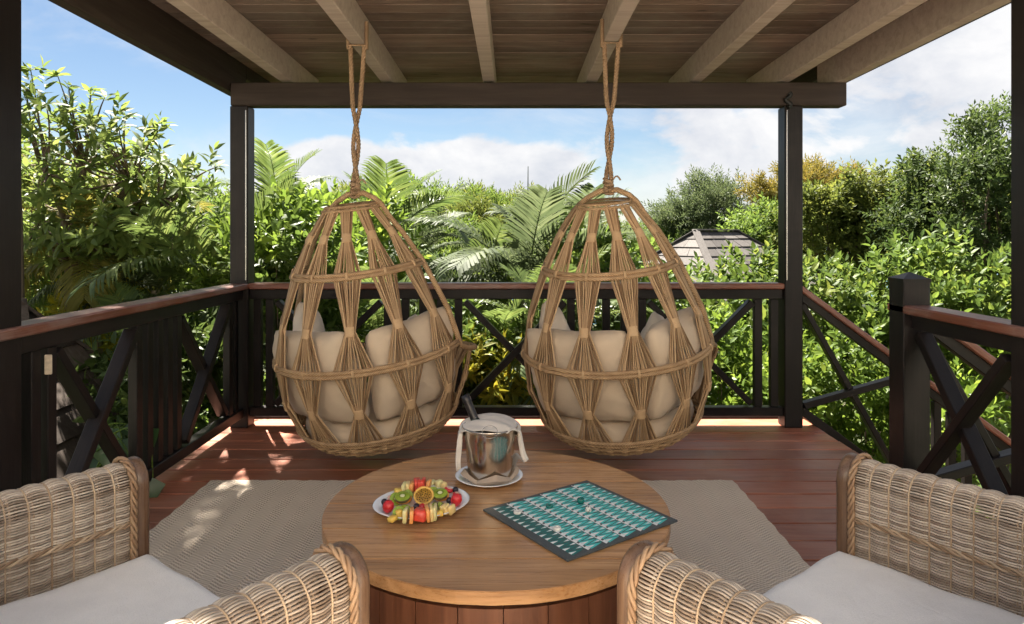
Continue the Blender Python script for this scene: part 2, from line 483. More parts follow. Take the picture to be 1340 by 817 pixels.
    b.inputs['Base Color'].default_value = (0.03, 0.13, 0.20, 1)
    b.inputs['Roughness'].default_value = 0.15
    bump(N, L, b, noise_n(N, L, geo.outputs['Position'], 0.12, 6, 0.6), 0.5, 1.0)

    # rug: twill herringbone in columns that run away from the camera
    m, N, L, b = _new('rug_jute')
    tc = N.new('ShaderNodeTexCoord')
    sp = N.new('ShaderNodeSeparateXYZ'); L.new(tc.outputs['Object'], sp.inputs[0])

    def M(op, a, bb=None, c=None):
        k = N.new('ShaderNodeMath'); k.operation = op
        for i, v in enumerate((a, bb, c)):
            if v is None:
                continue
            if isinstance(v, (int, float)):
                k.inputs[i].default_value = v
            else:
                L.new(v, k.inputs[i])
        return k.outputs[0]
    wob = M('MULTIPLY', M('SUBTRACT', noise_n(N, L, tc.outputs['Object'], 9, 3, 0.5), 0.5), 0.012)
    x = M('ADD', sp.outputs['X'], wob); y = M('ADD', sp.outputs['Y'], wob)
    zig = M('PINGPONG', x, 0.062)                   # columns 62 mm wide
    diag = M('MULTIPLY_ADD', zig, 0.75, y)
    stripe = M('SINE', M('MULTIPLY', diag, 2 * PI / 0.021))
    strand = M('SINE', M('MULTIPLY', x, 2 * PI / 0.0155))
    cross = M('MULTIPLY', stripe, M('MULTIPLY_ADD', strand, 0.3, 0.7))
    h = M('MULTIPLY_ADD', cross, 0.5, 0.5)
    n = noise_n(N, L, tc.outputs['Object'], 160, 3, 0.6)
    n2 = noise_n(N, L, tc.outputs['Object'], 2.5, 4, 0.6)
    f = M('ADD', M('MULTIPLY', h, 0.62), M('ADD', M('MULTIPLY', n, 0.2), M('MULTIPLY', n2, 0.18)))
    r = ramp_node(N, ((0.10, (0.27, 0.20, 0.15)), (0.34, (0.66, 0.545, 0.435)), (0.78, (0.84, 0.74, 0.62))))
    L.new(f, r.inputs['Fac']); L.new(r.outputs[0], b.inputs['Base Color'])
    b.inputs['Roughness'].default_value = 0.95
    b.inputs['Specular IOR Level'].default_value = 0.1
    bump(N, L, b, h, 0.9, 0.006)


make_materials()


# ------------------------------------------------------------------ mesh helpers
class MB:
    """collects vertices and faces for ONE mesh"""

    def __init__(s):
        s.v = []; s.f = []; s.n = 0; s.mi = []

    def add(s, verts, faces, mi=0):
        verts = np.asarray(verts, dtype=np.float64).reshape(-1, 3)
        faces = np.asarray(faces, dtype=np.int64)
        s.v.append(verts); s.f.append(faces + s.n); s.mi.append(np.full(len(faces), mi, dtype=np.int32))
        s.n += len(verts)
        return s

    def mesh(s, name, mats, smooth=True):
        me = bpy.data.meshes.new(name)
        v = np.concatenate(s.v) if s.v else np.zeros((0, 3))
        me.vertices.add(len(v)); me.vertices.foreach_set('co', v.astype(np.float32).ravel())
        nl = sum(f.size for f in s.f); npoly = sum(len(f) for f in s.f)
        me.loops.add(nl); me.polygons.add(npoly)
        me.loops.foreach_set('vertex_index', np.concatenate([f.ravel() for f in s.f]).astype(np.int32))
        tot = np.concatenate([np.full(len(f), f.shape[1], dtype=np.int32) for f in s.f])
        st = np.concatenate(([0], np.cumsum(tot)[:-1])).astype(np.int32)
        me.polygons.foreach_set('loop_start', st)
        try:
            me.polygons.foreach_set('loop_total', tot)
        except Exception:
            pass
        me.polygons.foreach_set('material_index', np.concatenate(s.mi))
        me.polygons.foreach_set('use_smooth', np.full(npoly, smooth, dtype=bool))
        for m in (mats if isinstance(mats, (list, tuple)) else [mats]):
            me.materials.append(MATS[m])
        me.update(calc_edges=True)
        return me

    def build(s, name, mats, parent=None, smooth=True):
        return link(name, s.mesh(name, mats, smooth), parent)

    # ---- shapes
    def tube(s, pts, r, sides=6, closed=False, caps=True, mi=0):
        p = np.asarray(pts, dtype=float); n = len(p)
        r = np.broadcast_to(np.asarray(r, dtype=float), (n,))
        if closed:
            t = np.roll(p, -1, 0) - np.roll(p, 1, 0)
        else:
            t = np.gradient(p, axis=0)
        t /= np.linalg.norm(t, axis=1)[:, None] + 1e-12
        ref = np.array([0, 0, 1.0]) if abs(t[0][2]) < 0.9 else np.array([1.0, 0, 0])
        nn = np.zeros_like(p)
        u = np.cross(t[0], ref); u /= np.linalg.norm(u)
        for i in range(n):
            u = u - t[i] * np.dot(u, t[i]); u /= np.linalg.norm(u) + 1e-12
            nn[i] = u
        bb = np.cross(t, nn)
        a = np.arange(sides) * 2 * PI / sides
        ring = p[:, None] + r[:, None, None] * (np.cos(a)[None, :, None] * nn[:, None] + np.sin(a)[None, :, None] * bb[:, None])
        m = n if closed else n - 1
        i = np.arange(m)[:, None]; j = np.arange(sides)[None]
        i2 = (i + 1) % n; j2 = (j + 1) % sides
        q = np.stack([i * sides + j, i * sides + j2, i2 * sides + j2, i2 * sides + j], -1).reshape(-1, 4)
        base = s.n
        s.add(ring.reshape(-1, 3), q, mi)
        if caps and not closed:
            for k, c in ((0, p[0]), (n - 1, p[-1])):
                tri = [[0, 1 + (jj + 1) % sides, 1 + jj] if k == 0 else [0, 1 + jj, 1 + (jj + 1) % sides] for jj in range(sides)]
                s.add(np.vstack([c[None], ring[k]]), tri, mi)
        return s

    def lathe(s, prof, seg=32, center=(0, 0, 0), mi=0, closed_ends=True):
        pr = np.asarray(prof, dtype=float); n = len(pr)
        a = np.arange(seg) * 2 * PI / seg
        v = np.stack([pr[:, 0][:, None] * np.cos(a), pr[:, 0][:, None] * np.sin(a), np.repeat(pr[:, 1][:, None], seg, 1)], -1) + np.array(center)
        i = np.arange(n - 1)[:, None]; j = np.arange(seg)[None]; j2 = (j + 1) % seg
        q = np.stack([i * seg + j, i * seg + j2, (i + 1) * seg + j2, (i + 1) * seg + j], -1).reshape(-1, 4)
        s.add(v.reshape(-1, 3), q, mi)
        return s

    def box(s, c, size, rot=None, ch=0.0, mi=0):
        """box with chamfered edges: 24 corner points"""
        hx, hy, hz = (x / 2 for x in size)
        if ch <= 0:
            v = np.array([[sx * hx, sy * hy, sz * hz] for sx in (-1, 1) for sy in (-1, 1) for sz in (-1, 1)])
            f = [[0, 1, 3, 2], [4, 6, 7, 5], [0, 4, 5, 1], [2, 3, 7, 6], [0, 2, 6, 4], [1, 5, 7, 3]]
            tris = None
        else:
            k = min(ch, hx * 0.9, hy * 0.9, hz * 0.9)
            v = []; idx = {}
            for sx in (-1, 1):
                for sy in (-1, 1):
                    for sz in (-1, 1):
                        for ax in range(3):
                            q = [sx * (hx - k), sy * (hy - k), sz * (hz - k)]
                            q[ax] = (sx * hx, sy * hy, sz * hz)[ax]
                            idx[(sx, sy, sz, ax)] = len(v); v.append(q)
            v = np.array(v)
            f = []; tris = []

            def quad(ids):
                p = v[ids]; nrm = np.cross(p[1] - p[0], p[2] - p[1])
                f.append(ids if np.dot(nrm, p.mean(0)) > 0 else ids[::-1])
            for ax in range(3):
                o = [a for a in range(3) if a != ax]
                for sg in (-1, 1):
                    ids = []
                    for (a, b_) in ((-1, -1), (1, -1), (1, 1), (-1, 1)):
                        sgn = [0, 0, 0]; sgn[ax] = sg; sgn[o[0]] = a; sgn[o[1]] = b_
                        ids.append(idx[(*sgn, ax)])
                    quad(ids)
                # edges parallel to ax
                for a in (-1, 1):
                    for b_ in (-1, 1):
                        s0 = [0, 0, 0]; s0[o[0]] = a; s0[o[1]] = b_
                        s1 = list(s0); s0[ax] = -1; s1[ax] = 1
                        quad([idx[(*s0, o[0])], idx[(*s1, o[0])], idx[(*s1, o[1])], idx[(*s0, o[1])]])
            for sx in (-1, 1):
                for sy in (-1, 1):
                    for sz in (-1, 1):
                        ids = [idx[(sx, sy, sz, a)] for a in range(3)]
                        p = v[ids]; nrm = np.cross(p[1] - p[0], p[2] - p[1])
                        tris.append(ids if np.dot(nrm, p.mean(0)) > 0 else ids[::-1])
        if rot is not None:
            v = v @ np.array(rot.to_3x3()).T
        v = v + np.array(c)
        base = s.n
        s.add(v, f, mi)
        if tris:
            s.f.append(np.asarray(tris, dtype=np.int64) + base)
            s.mi.append(np.full(len(tris), mi, dtype=np.int32))
        return s

    def bar(s, a, b, w, h, ch=0.004, up=(0, 0, 1), mi=0):
        """square timber from a to b; w sideways, h along up"""
        a = Vector(a); b = Vector(b); d = (b - a); ln = d.length; x = d.normalized()
        up = Vector(up); y = up.cross(x).normalized(); z = x.cross(y)
        R = Matrix((x, y, z)).transposed()
        return s.box((a + b) / 2, (ln, w, h), R, ch, mi)

    def grid(s, pts, mi=0, close_u=False):
        p = np.asarray(pts, dtype=float); nu, nv = p.shape[:2]
        iu = np.arange(nu if close_u else nu - 1)[:, None]; iv = np.arange(nv - 1)[None]
        i2 = (iu + 1) % nu
        q = np.stack([iu * nv + iv, i2 * nv + iv, i2 * nv + iv + 1, iu * nv + iv + 1], -1).reshape(-1, 4)
        return s.add(p.reshape(-1, 3), q, mi)


def link(name, me, parent=None):
    o = bpy.data.objects.new(name, me)
    COL.objects.link(o)
    if parent is not None:
        o.parent = parent
    return o


def thing(name, label, cat, loc=(0, 0, 0), rz=0.0, group=None, kind=None):
    o = bpy.data.objects.new(name, None)
    o.empty_display_size = 0.1
    COL.objects.link(o)
    o.location = loc; o.rotation_euler = (0, 0, rz)
    tag(o, label, cat, group, kind)
    return o


def tag(o, label=None, cat=None, group=None, kind=None):
    for k, v in (('label', label), ('category', cat), ('group', group), ('kind', kind)):
        if v:
            o[k] = v
    return o


def cp(o, parent=None, loc=None, rot=None, scale=None):
    c = o.copy()
    COL.objects.link(c)
    if parent is not None:
        c.parent = parent
    if loc is not None:
        c.location = loc
    if rot is not None:
        c.rotation_euler = rot
    if scale is not None:
        c.scale = scale if isinstance(scale, (tuple, list)) else (scale,) * 3
    return c


def timber(name, a, b, w, h, mat, parent, ch=0.004, up=(0, 0, 1)):
    """one timber as an object with its own local axes, x along its length"""
    a = Vector(a); b = Vector(b); d = b - a
    x = d.normalized(); upv = Vector(up); y = upv.cross(x).normalized(); z = x.cross(y)
    o = MB().box((0, 0, 0), (d.length, w, h), None, ch).build(name, mat, parent, smooth=False)
    o.matrix_local = Matrix.Translation((a + b) / 2) @ Matrix((x, y, z)).transposed().to_4x4()
    return o


# ================================================================== THE SETTING
def ground_z(x, y):
    return -2.9 - 0.055 * max(0, y - 9) - 0.0005 * max(0, y - 9) ** 2 + 0.25 * math.sin(x * 0.31 + 1) * math.cos(y * 0.27)


def build_land():
    xs = np.concatenate([np.linspace(-600, -40, 15), np.linspace(-34, 34, 69), np.linspace(40, 600, 15)])
    ys = np.concatenate([np.linspace(-300, -20, 10), np.linspace(-16, 60, 77), np.linspace(66, 260, 20)])
    pts = np.array([[(x, y, ground_z(x, min(y, 140)) - max(0, y - 140) * 0.15) for y in ys] for x in xs])
    g = MB().grid(pts).build('ground', 'ground_soil')
    tag(g, 'sloping planted hillside ground below the deck', 'ground', kind='structure')
    w = MB().grid(np.array([[(x, y, -26.0) for y in np.linspace(120, 30000, 24)] for x in np.linspace(-20000, 20000, 24)])).build('sea', 'sea_water')
    tag(w, 'far blue sea beyond the trees', 'sea', kind='structure')


build_land()

# ------------------------------------------------------------------ deck
XL, XR, YB = -2.03, 2.095, 5.14          # railing lines and the back line
deck = thing('deck', 'red brown plank veranda deck', 'deck', kind='structure')


def build_deck():
    pitch = 0.1925
    board = None
    y = 5.335
    i = 0
    while y > 0.1:
        if board is None:
            board = MB().box((0, 0, 0), (4.47, pitch - 0.0135, 0.036), None, 0.003).build('plank', 'deck_wood', deck, smooth=False)
            o = board
        else:
            o = cp(board, deck)
        o.location = (0.045 + random.uniform(-.004, .004), y - pitch / 2, -0.018 + random.uniform(-.0012, .0012))
        o.rotation_euler = (random.uniform(-.003, .003), 0, random.uniform(-.0006, .0006))
        y -= pitch
        i += 1
    for x in (-2.1, -1.0, 0.05, 1.1, 2.17):
        timber('joist', (x, 0.0, -0.14), (x, 5.28, -0.14), 0.07, 0.18, 'dark_wood_long', deck)
    timber('rim_board', (-2.17, 5.345, -0.10), (2.26, 5.345, -0.10), 0.03, 0.24, 'dark_wood_long', deck)
    for x in (-2.0, 0.05, 2.1):
        for yy in (0.2, 2.8, 5.15):
            MB().box((x, yy, -1.75), (0.16, 0.16, 3.0), None, 0.006).build('pile', 'dark_wood', deck, smooth=False)


build_deck()


def build_bounce_surfaces():
    g = MB().box((0.2, -1.2, -0.2), (9.0, 2.4, 0.4), None, 0.01).build('bounce_terrace', 'bounce_stone', None, smooth=False)  # unseen pale floor, added to throw sunlight back under the roof
    tag(g, 'pale stone terrace added out of view to bounce light under the roof', 'bounce_terrace', kind='structure')
    h = thing('house', 'cream rendered house wall added out of view to bounce light under the roof', 'house', (0.2, -2.2, 0))
    MB().box((0, -0.1, 2.1), (9.0, 0.2, 4.2), None, 0.01).build('wall', 'bounce_wall_render', h, smooth=False)  # unseen wall behind the camera, added as a sunlit reflector
    for x in (-1.6, 1.6):
        f = MB().box((x, 0.02, 1.1), (1.3, 0.06, 2.2), None, 0.01).build('door', 'dark_wood', h, smooth=False)
        MB().box((x, 0.055, 1.15), (1.1, 0.01, 1.9)).build('pane', 'bottle_glass', f, smooth=False)


build_bounce_surfaces()

# ------------------------------------------------------------------ posts
PW = 0.135


def post(name, x, y, z0, z1, label, w=PW):
    t = thing(name, label, 'post', (x, y, 0))
    MB().box((0, 0, (z0 + z1) / 2), (w, w, z1 - z0), None, 0.006).build('shaft', 'dark_wood', t, smooth=False)
    return t


p_bl = post('veranda_post', XL, YB, 0.0, 2.395, 'tall dark timber post at the back corner of the deck beside the palms')
p_br = post('veranda_post', XR, YB, 0.0, 2.395, 'tall dark timber post at the back corner of the deck where the stairs begin')
p_nl = post('veranda_post', XL - 0.035, 2.70, 0.0, 2.62, 'tall dark timber post at the photo\'s left edge standing in the handrail', 0.15)
p_nr = post('veranda_post', XR + 0.03, 2.735, 0.0, 2.62, 'tall dark timber post at the photo\'s right edge standing in the handrail', 0.15)
for t, sx in ((p_bl, 1), (p_br, -1)):    # metal conduit down the inner corner of each back post
    m = MB(); m.tube([(sx * (PW / 2 - 0.012), -PW / 2 - 0.008, z) for z in np.linspace(1.1, 2.36, 8)], 0.007, 6)
    m.build('conduit', 'steel_wire', t)
# newel
nw = thing('newel_post', 'short dark newel post with a pyramid cap at the head of the stairs', 'post', (XR, 3.60, 0))
m = MB().box((0, 0, 0.57), (0.14, 0.14, 1.26), None, 0.005); m.build('shaft', 'dark_wood', nw, smooth=False)
m = MB(); m.add([(-.073, -.073, 1.194), (.073, -.073, 1.194), (.073, .073, 1.194), (-.073, .073, 1.194), (-.073, -.073, 1.212), (.073, -.073, 1.212), (.073, .073, 1.212), (-.073, .073, 1.212)],
                [[0, 1, 5, 4], [1, 2, 6, 5], [2, 3, 7, 6], [3, 0, 4, 7], [3, 2, 1, 0]])
m.add([(-.073, -.073, 1.212), (.073, -.073, 1.212), (.073, .073, 1.212), (-.073, .073, 1.212), (0, 0, 1.245)], [[0, 1, 4], [1, 2, 4], [2, 3, 4], [3, 0, 4]])
m.build('cap', 'dark_wood', nw, smooth=False)


# ------------------------------------------------------------------ railings
def railing(label, a, b, balusters, crosses, ztop=1.075, cap_w=0.14, cap_over=(0, 0), cap_shift=0.0):
    """straight railing from a to b (x,y); balusters and crosses as distances along it"""
    a = Vector((*a, 0)); b = Vector((*b, 0)); d = (b - a); ln = d.length; u = d / ln
    n = Vector((-u.y, u.x, 0))
    t = thing('railing', label, 'railing', a, math.atan2(u.y, u.x))
    timber('handrail', (-cap_over[0], cap_shift, ztop - 0.022), (ln + cap_over[1], cap_shift, ztop - 0.022), cap_w, 0.044, 'rail_wood', t, 0.008)
    timber('top_beam', (0, 0, ztop - 0.083), (ln, 0, ztop - 0.083), 0.062, 0.074, 'dark_wood_long', t)
    timber('bottom_rail', (0, 0, 0.112), (ln, 0, 0.112), 0.075, 0.066, 'dark_wood_long', t)
    z0, z1 = 0.147, ztop - 0.121
    for s in balusters:
        MB().box((s, 0, (z0 + z1) / 2), (0.058, 0.05, z1 - z0), None, 0.003).build('baluster', 'dark_wood', t, smooth=False)
    for (s0, s1) in crosses:
        for k, (p, q) in enumerate((((s0, z0), (s1, z1)), ((s0, z1), (s1, z0)))):
            dy = (-0.012, 0.014)[k]
            P0 = Vector((p[0], dy, p[1])); P1 = Vector((q[0], dy, q[1]))
            dd = (P1 - P0).normalized()
            timber('brace', P0 + dd * 0.03, P1 - dd * 0.03, 0.05 - 0.006 * k, 0.072, 'dark_wood_long', t, up=(0, 1, 0)).data.name = 'brace'
    return t


def bx(px):
    return (px - 670) / 893.3 * YB


x0 = XL + PW / 2
railing('dark timber railing with crossed braces and a red handrail along the back of the deck', (x0, YB), (XR - PW / 2, YB),
        [bx(p) - x0 for p in (338, 354, 508, 531, 554, 577, 600, 747, 770, 793, 817, 840, 991, 1012)],
        [(bx(359) - x0, bx(503) - x0), (bx(605) - x0, bx(742) - x0), (bx(845) - x0, bx(986) - x0)], cap_over=(0.0, 0.0))
railing('dark railing with two crossed panels and red handrail on the palm side', (XL, 2.78), (XL, YB - PW / 2),
        [0.10, 0.20, 0.90, 1.01, 1.12, 1.23, 1.34, 2.10, 2.20],
        [(0.235, 0.865), (1.375, 2.065)], cap_over=(0.62, 0.10), cap_shift=0.0)
railing('short crossed-panel railing between the newel and the post at the photo\'s right edge', (XR, 2.815), (XR, 3.53),
        [], [(0.01, 0.705)], cap_over=(0.62, 0.16))
rl = railing('short dark timber railing near the camera beyond the post at the photo\'s left edge', (XL, 0.2), (XL, 2.62), [0.1, 0.2, 1.1, 1.2, 1.3, 2.2, 2.3], [(0.24, 1.06), (1.34, 2.16)], cap_over=(0.0, -0.55))
rr = railing('short dark timber railing near the camera beyond the post at the photo\'s right edge', (XR, 0.2), (XR, 2.65), [0.1, 0.2, 1.1, 1.2, 1.3, 2.2, 2.3], [(0.24, 1.06), (1.34, 2.16)], cap_over=(0.0, -0.55))
# small tag hanging on the side railing
tg = MB().box((0, 0, 0), (0.03, 0.008, 0.085), None, 0.003)
o = tg.build('cork_tag', 'cork_tag', None, smooth=False); o.location = (XL + 0.04, 2.93, 0.885); o.rotation_euler = (0, 0, 0.2)
tag(o, 'small pale tag hanging from the railing under the handrail', 'tag')


# ------------------------------------------------------------------ staircase going down to the right
def build_stairs():
    slope = 0.745
    t = thing('staircase', 'dark timber staircase going down from the deck behind the newel post', 'staircase', (XR + 0.15, 4.37, 0))
    n = 10
    tr = None
    for i in range(n):
        x = 0.14 + i * 0.26; z = -0.2 * (i + 1)
        if tr is None:
            tr = MB().box((0, 0, 0), (0.28, 1.46, 0.04), None, 0.005).build('tread', 'deck_wood', t, smooth=False); o = tr
        else:
            o = cp(tr, t)
        o.location = (x, 0, z + 0.005)
    for yy in (-0.765, 0.765):
        timber('stringer', (-0.05, yy, -0.16), (n * 0.26 + 0.1, yy, -0.16 - (n * 0.26 + 0.15) * slope), 0.05, 0.24, 'dark_wood_long', t)
    for yy, lab, x1 in ((YB, 'sloping stair railing with red handrail starting at the back corner post', 0.0), (3.60, 'sloping stair railing with red handrail starting at the newel post', 0.0)):
        r = thing('stair_railing', lab, 'railing', (XR + PW / 2, yy, 0))
        L_ = 2.55
        dirv = Vector((1, 0, -slope)); dirn = dirv.normalized()
        off = 0.0
        timber('handrail', Vector((-0.03, 0, 1.055)), Vector((0, 0, 1.055)) + dirv * L_, 0.12, 0.042, 'rail_wood', r, 0.008)
        timber('top_beam', Vector((0, 0, 0.985)), Vector((0, 0, 0.985)) + dirv * L_, 0.058, 0.07, 'dark_wood_long', r)
        timber('bottom_rail', Vector((0, 0, 0.125)), Vector((0, 0, 0.125)) + dirv * L_, 0.07, 0.064, 'dark_wood_long', r)
        for (s0, s1) in ((0.02, 0.76), (1.30, 2.04)):
            for k, (za, zb) in enumerate(((0.17, 0.93), (0.93, 0.17))):
                dy = (-0.013, 0.013)[k]
                timber('brace', (s0, dy, za - s0 * slope), (s1, dy, zb - s1 * slope), 0.048 - 0.006 * k, 0.07, 'dark_wood_long', r, up=(0, 1, 0))
        for s in (0.80, 0.92, 1.03, 1.14, 1.26, 2.09, 2.2):
            MB().box((s, 0, 0.55 - s * slope), (0.056, 0.048, 0.80), None, 0.003).build('baluster', 'dark_wood', r, smooth=False)
        MB().box((L_ + 0.05, 0, 0.2 - L_ * slope), (0.13, 0.13, 1.9), None, 0.005).build('foot_post', 'dark_wood', r, smooth=False)


build_stairs()


# ------------------------------------------------------------------ roof
def build_roof():
    t = thing('veranda_roof', 'timber veranda roof with plank ceiling, pale rafters and a dark front beam', 'roof')
    slope = 0.0168

    def zc(y):            # rafter underside
        return 2.59 + slope * (YB - y)
    dep = 0.185
    pitch = 0.145
    b0 = None
    y = 6.55  # overhang past the front beam is unseen, deepened to shade the deck
    while y > 2.6:
        z = zc(y) + dep + 0.012 + random.uniform(-.0015, .0015)
        if b0 is None:
            b0 = MB().box((0, 0, 0), (4.62, pitch - 0.004, 0.022), None, 0.004).build('ceiling_board', 'ceiling_wood', t, smooth=False); o = b0
        else:
            o = cp(b0, t)
        o.location = (0.19, y, z); o.rotation_euler = (-math.atan(slope), 0, 0)
        y -= pitch
    for x in (-1.70, -0.945, -0.175, 0.60, 1.385, 2.05):
        timber('rafter', (x, 2.56, zc(2.56) + dep / 2), (x, 5.85, zc(5.85) + dep / 2), 0.088, dep, 'rafter_wood', t, 0.005)
    # outer rafters
    timber('edge_rafter', (-2.14, 2.54, 2.50 + 0.15 + slope * 3.0), (-2.14, 5.40, 2.50 + 0.15), 0.075, 0.30, 'beam_wood', t, 0.005)
    timber('edge_rafter', (2.45, 2.54, 2.565 + 0.13 + slope * 3.0), (2.45, 5.40, 2.565 + 0.13), 0.075, 0.26, 'rafter_wood', t, 0.005)
    timber('edge_trim', (2.50, 2.54, 2.59 + 0.13 + slope * 3.0), (2.50, 5.42, 2.59 + 0.13), 0.022, 0.30, 'dark_wood_long', t, 0.003)
    for x in (-2.14, 2.45):
        timber('verge_board', (x, 5.41, 2.745), (x, 6.58, 2.755), 0.07, 0.16, 'beam_wood', t, 0.004)
    timber('front_beam', (-2.095, YB, 2.398 + 0.086), (2.49, YB, 2.398 + 0.086), 0.13, 0.172, 'beam_wood', t, 0.006)
    timber('shade_eave_board', (-2.17, 6.64, 2.82), (2.51, 6.64, 2.82), 0.025, 0.10, 'dark_wood_long', t, 0.003)
    cover = MB().box((0, 0, 0), (4.80, 4.09, 0.03), None, 0.004).build('roof_cover', 'shingle_wood', t, smooth=False)
    cover.location = (0.18, 4.585, 2.845); cover.rotation_euler = (-math.atan(slope), 0, 0)
    # bracket at the beam end
    m = MB(); m.tube([(XR - 0.05 + 0.02 * math.sin(k), YB - 0.085, 2.38 + 0.012 * k) for k in range(10)], 0.016, 6)
    m.build('cable_clamp', 'cable', t)


build_roof()

# ================================================================== FURNITURE
# ------------------------------------------------------------------ rug
m = MB()
nx, ny = 90, 100
xs = np.linspace(-1.752, 1.285, nx); ys = np.linspace(0.3, 3.975, ny)
g = np.zeros((nx, ny, 3))
for i, x in enumerate(xs):
    for j, y in enumerate(ys):
        e = 0.006 * math.sin(i * 1.9 + 0.3 * math.sin(i * 5)) if j in (0, ny - 1) else 0
        g[i, j] = (x + (0.004 * math.sin(j * 1.7) if i in (0, nx - 1) else 0), y + e, 0.011 + 0.0012 * math.sin(x * 7 + y * 3) + 0.0008 * math.sin(y * 17))
m.grid(g)
bot = g.copy(); bot[..., 2] = 0.0025
edge = np.concatenate([g[:, 0], g[-1, :], g[::-1, -1], g[0, ::-1]])
eb = edge.copy(); eb[:, 2] = 0.002
m.grid(np.stack([eb, edge], 1))
o = m.build('rug', 'rug_jute'); tag(o, 'beige woven jute rug under the round table', 'rug')

# ------------------------------------------------------------------ table
TZ = 0.45
TC = Vector((-0.055, 2.525, 0)); TR = 0.625


def build_table():
    t = thing('coffee_table', 'round wooden drum coffee table with plank top', 'table', TC)
    cuts = [-TR, -0.43, -0.215, 0.0, 0.225, 0.45, TR]
    for k in range(6):
        y0, y1 = cuts[k] + 0.0008, cuts[k + 1] - 0.0008
        nseg = 26
        right = [(math.sqrt(max(0, TR ** 2 - y * y)), y) for y in np.linspace(y0, y1, nseg)]
        if k == 0:
            right[0] = (0.004, y0)
        if k == 5:
            right[-1] = (0.004, y1)
        outl = right + [(-x, y) for x, y in right[::-1]]
        bm = bmesh.new()
        vs = [bm.verts.new((x, y, TZ)) for x, y in outl]
        f = bm.faces.new(vs)
        if f.normal.z < 0:
            f.normal_flip()
        r = bmesh.ops.extrude_face_region(bm, geom=[f])
        nv = [e for e in r['geom'] if isinstance(e, bmesh.types.BMVert)]
        bmesh.ops.translate(bm, verts=nv, vec=(0, 0, -0.038))
        bmesh.ops.recalc_face_normals(bm, faces=bm.faces)
        ed = [e for e in bm.edges if all(abs(v.co.z - TZ) < 1e-6 for v in e.verts)]
        bmesh.ops.bevel(bm, geom=ed, offset=0.0022, segments=2, affect='EDGES', clamp_overlap=True)
        me = bpy.data.meshes.new('plank'); bm.to_mesh(me); bm.free(); me.materials.append(MATS['table_wood'])
        link('plank', me, t)
    # recessed neck and staves
    m = MB().lathe([(0.0, 0.4125), (0.592, 0.4125), (0.592, 0.396), (0.0, 0.396)], 64)
    m.build('neck', 'board_edge', t, smooth=False)
    n = 30
    a = np.linspace(-PI / n + 0.0022, PI / n - 0.0022, 6)
    ro, ri = 0.614, 0.575
    z0, z1 = 0.014, 0.396
    V = []; F = []
    ring = [(ro * math.cos(x), ro * math.sin(x)) for x in a] + [(ri * math.cos(x), ri * math.sin(x)) for x in a[::-1]]
    k = len(ring)
    V = [(x, y, z0) for x, y in ring] + [(x, y, z1) for x, y in ring]
    F = [[i, (i + 1) % k, k + (i + 1) % k, k + i] for i in range(k)]
    F2 = [[k + i, k + i + 1, 2 * k - 2 - i, 2 * k - 1 - i] for i in range(5)]
    me = MB().add(V, F).add(V, F2).mesh('stave', 'stave_wood', smooth=False)
    for i in range(n):
        o = link('stave', me, t); o.rotation_euler = (0, 0, 2 * PI * i / n + 0.05)
    return t


build_table()


# ------------------------------------------------------------------ hanging egg chairs
ZB, ZM, ZU, ZT = 0.165, 0.605, 1.115, 1.48
PROF = [(0.065, 0.395), (0.11, 0.445), (0.165, 0.488), (0.30, 0.556), (0.45, 0.585), (0.60, 0.572), (0.80, 0.528), (1.10, 0.408), (1.30, 0.295), (1.48, 0.168), (1.53, 0.11)]
_pz = [p[0] for p in PROF]; _pr = [p[1] for p in PROF]


def RR(z):
    return float(np.interp(z, _pz, _pr))


def cyl(az, r, z):
    """azimuth measured from the side that faces the room"""
    return np.array([r * math.sin(az), -r * math.cos(az), z])


def pillow_mesh(name, w, h, t, mat, seed=0, pinch=0.10):
    n = 25
    u = np.linspace(-1, 1, n)
    U, V = np.meshgrid(u, u, indexing='ij')
    rs = np.random.default_rng(seed)
    edge = (1 - np.abs(U) ** 2.2) * (1 - np.abs(V) ** 2.2)
    th = t / 2 * np.clip(edge, 0, 1) ** 0.40
    wr = np.zeros_like(U)
    for k in range(5):
        a = rs.uniform(0, 2 * PI); f = rs.uniform(2.5, 6); ph = rs.uniform(0, 6)
        wr += 0.004 * np.sin(f * (U * math.cos(a) + V * math.sin(a)) + ph)
    ca = np.arctan2(V, U)
    rad_ = np.maximum(np.abs(U), np.abs(V))
    wr += 0.010 * np.sin(ca * 13 + rs.uniform(0, 6)) * np.sin(ca * 5 + rs.uniform(0, 6)) * rad_ ** 3
    X = U * w / 2 * (1 - 0.075 * np.abs(V) ** 5) * (1 - pinch * (1 - np.abs(V) ** 2) * np.abs(U) ** 3 * 0.3)
    Y = V * h / 2 * (1 - 0.075 * np.abs(U) ** 5) * (1 - pinch * (1 - np.abs(U) ** 2) * np.abs(V) ** 3 * 0.3)
    m = MB()
    sag = 0.02 * (1 - U ** 2)
    front = np.stack([X, -(th + wr * (edge > .05)), Y - sag * (V > 0) * V], -1)
    back = np.stack([X, (th - wr * (edge > .05)), Y - sag * (V > 0) * V], -1)
    m.grid(front[:, ::-1]); m.grid(back)
    me = m.mesh(name, mat)
    bm = bmesh.new(); bm.from_mesh(me); bmesh.ops.remove_doubles(bm, verts=bm.verts, dist=1e-4)
    bmesh.ops.recalc_face_normals(bm, faces=bm.faces); bm.to_mesh(me); bm.free()
    return me


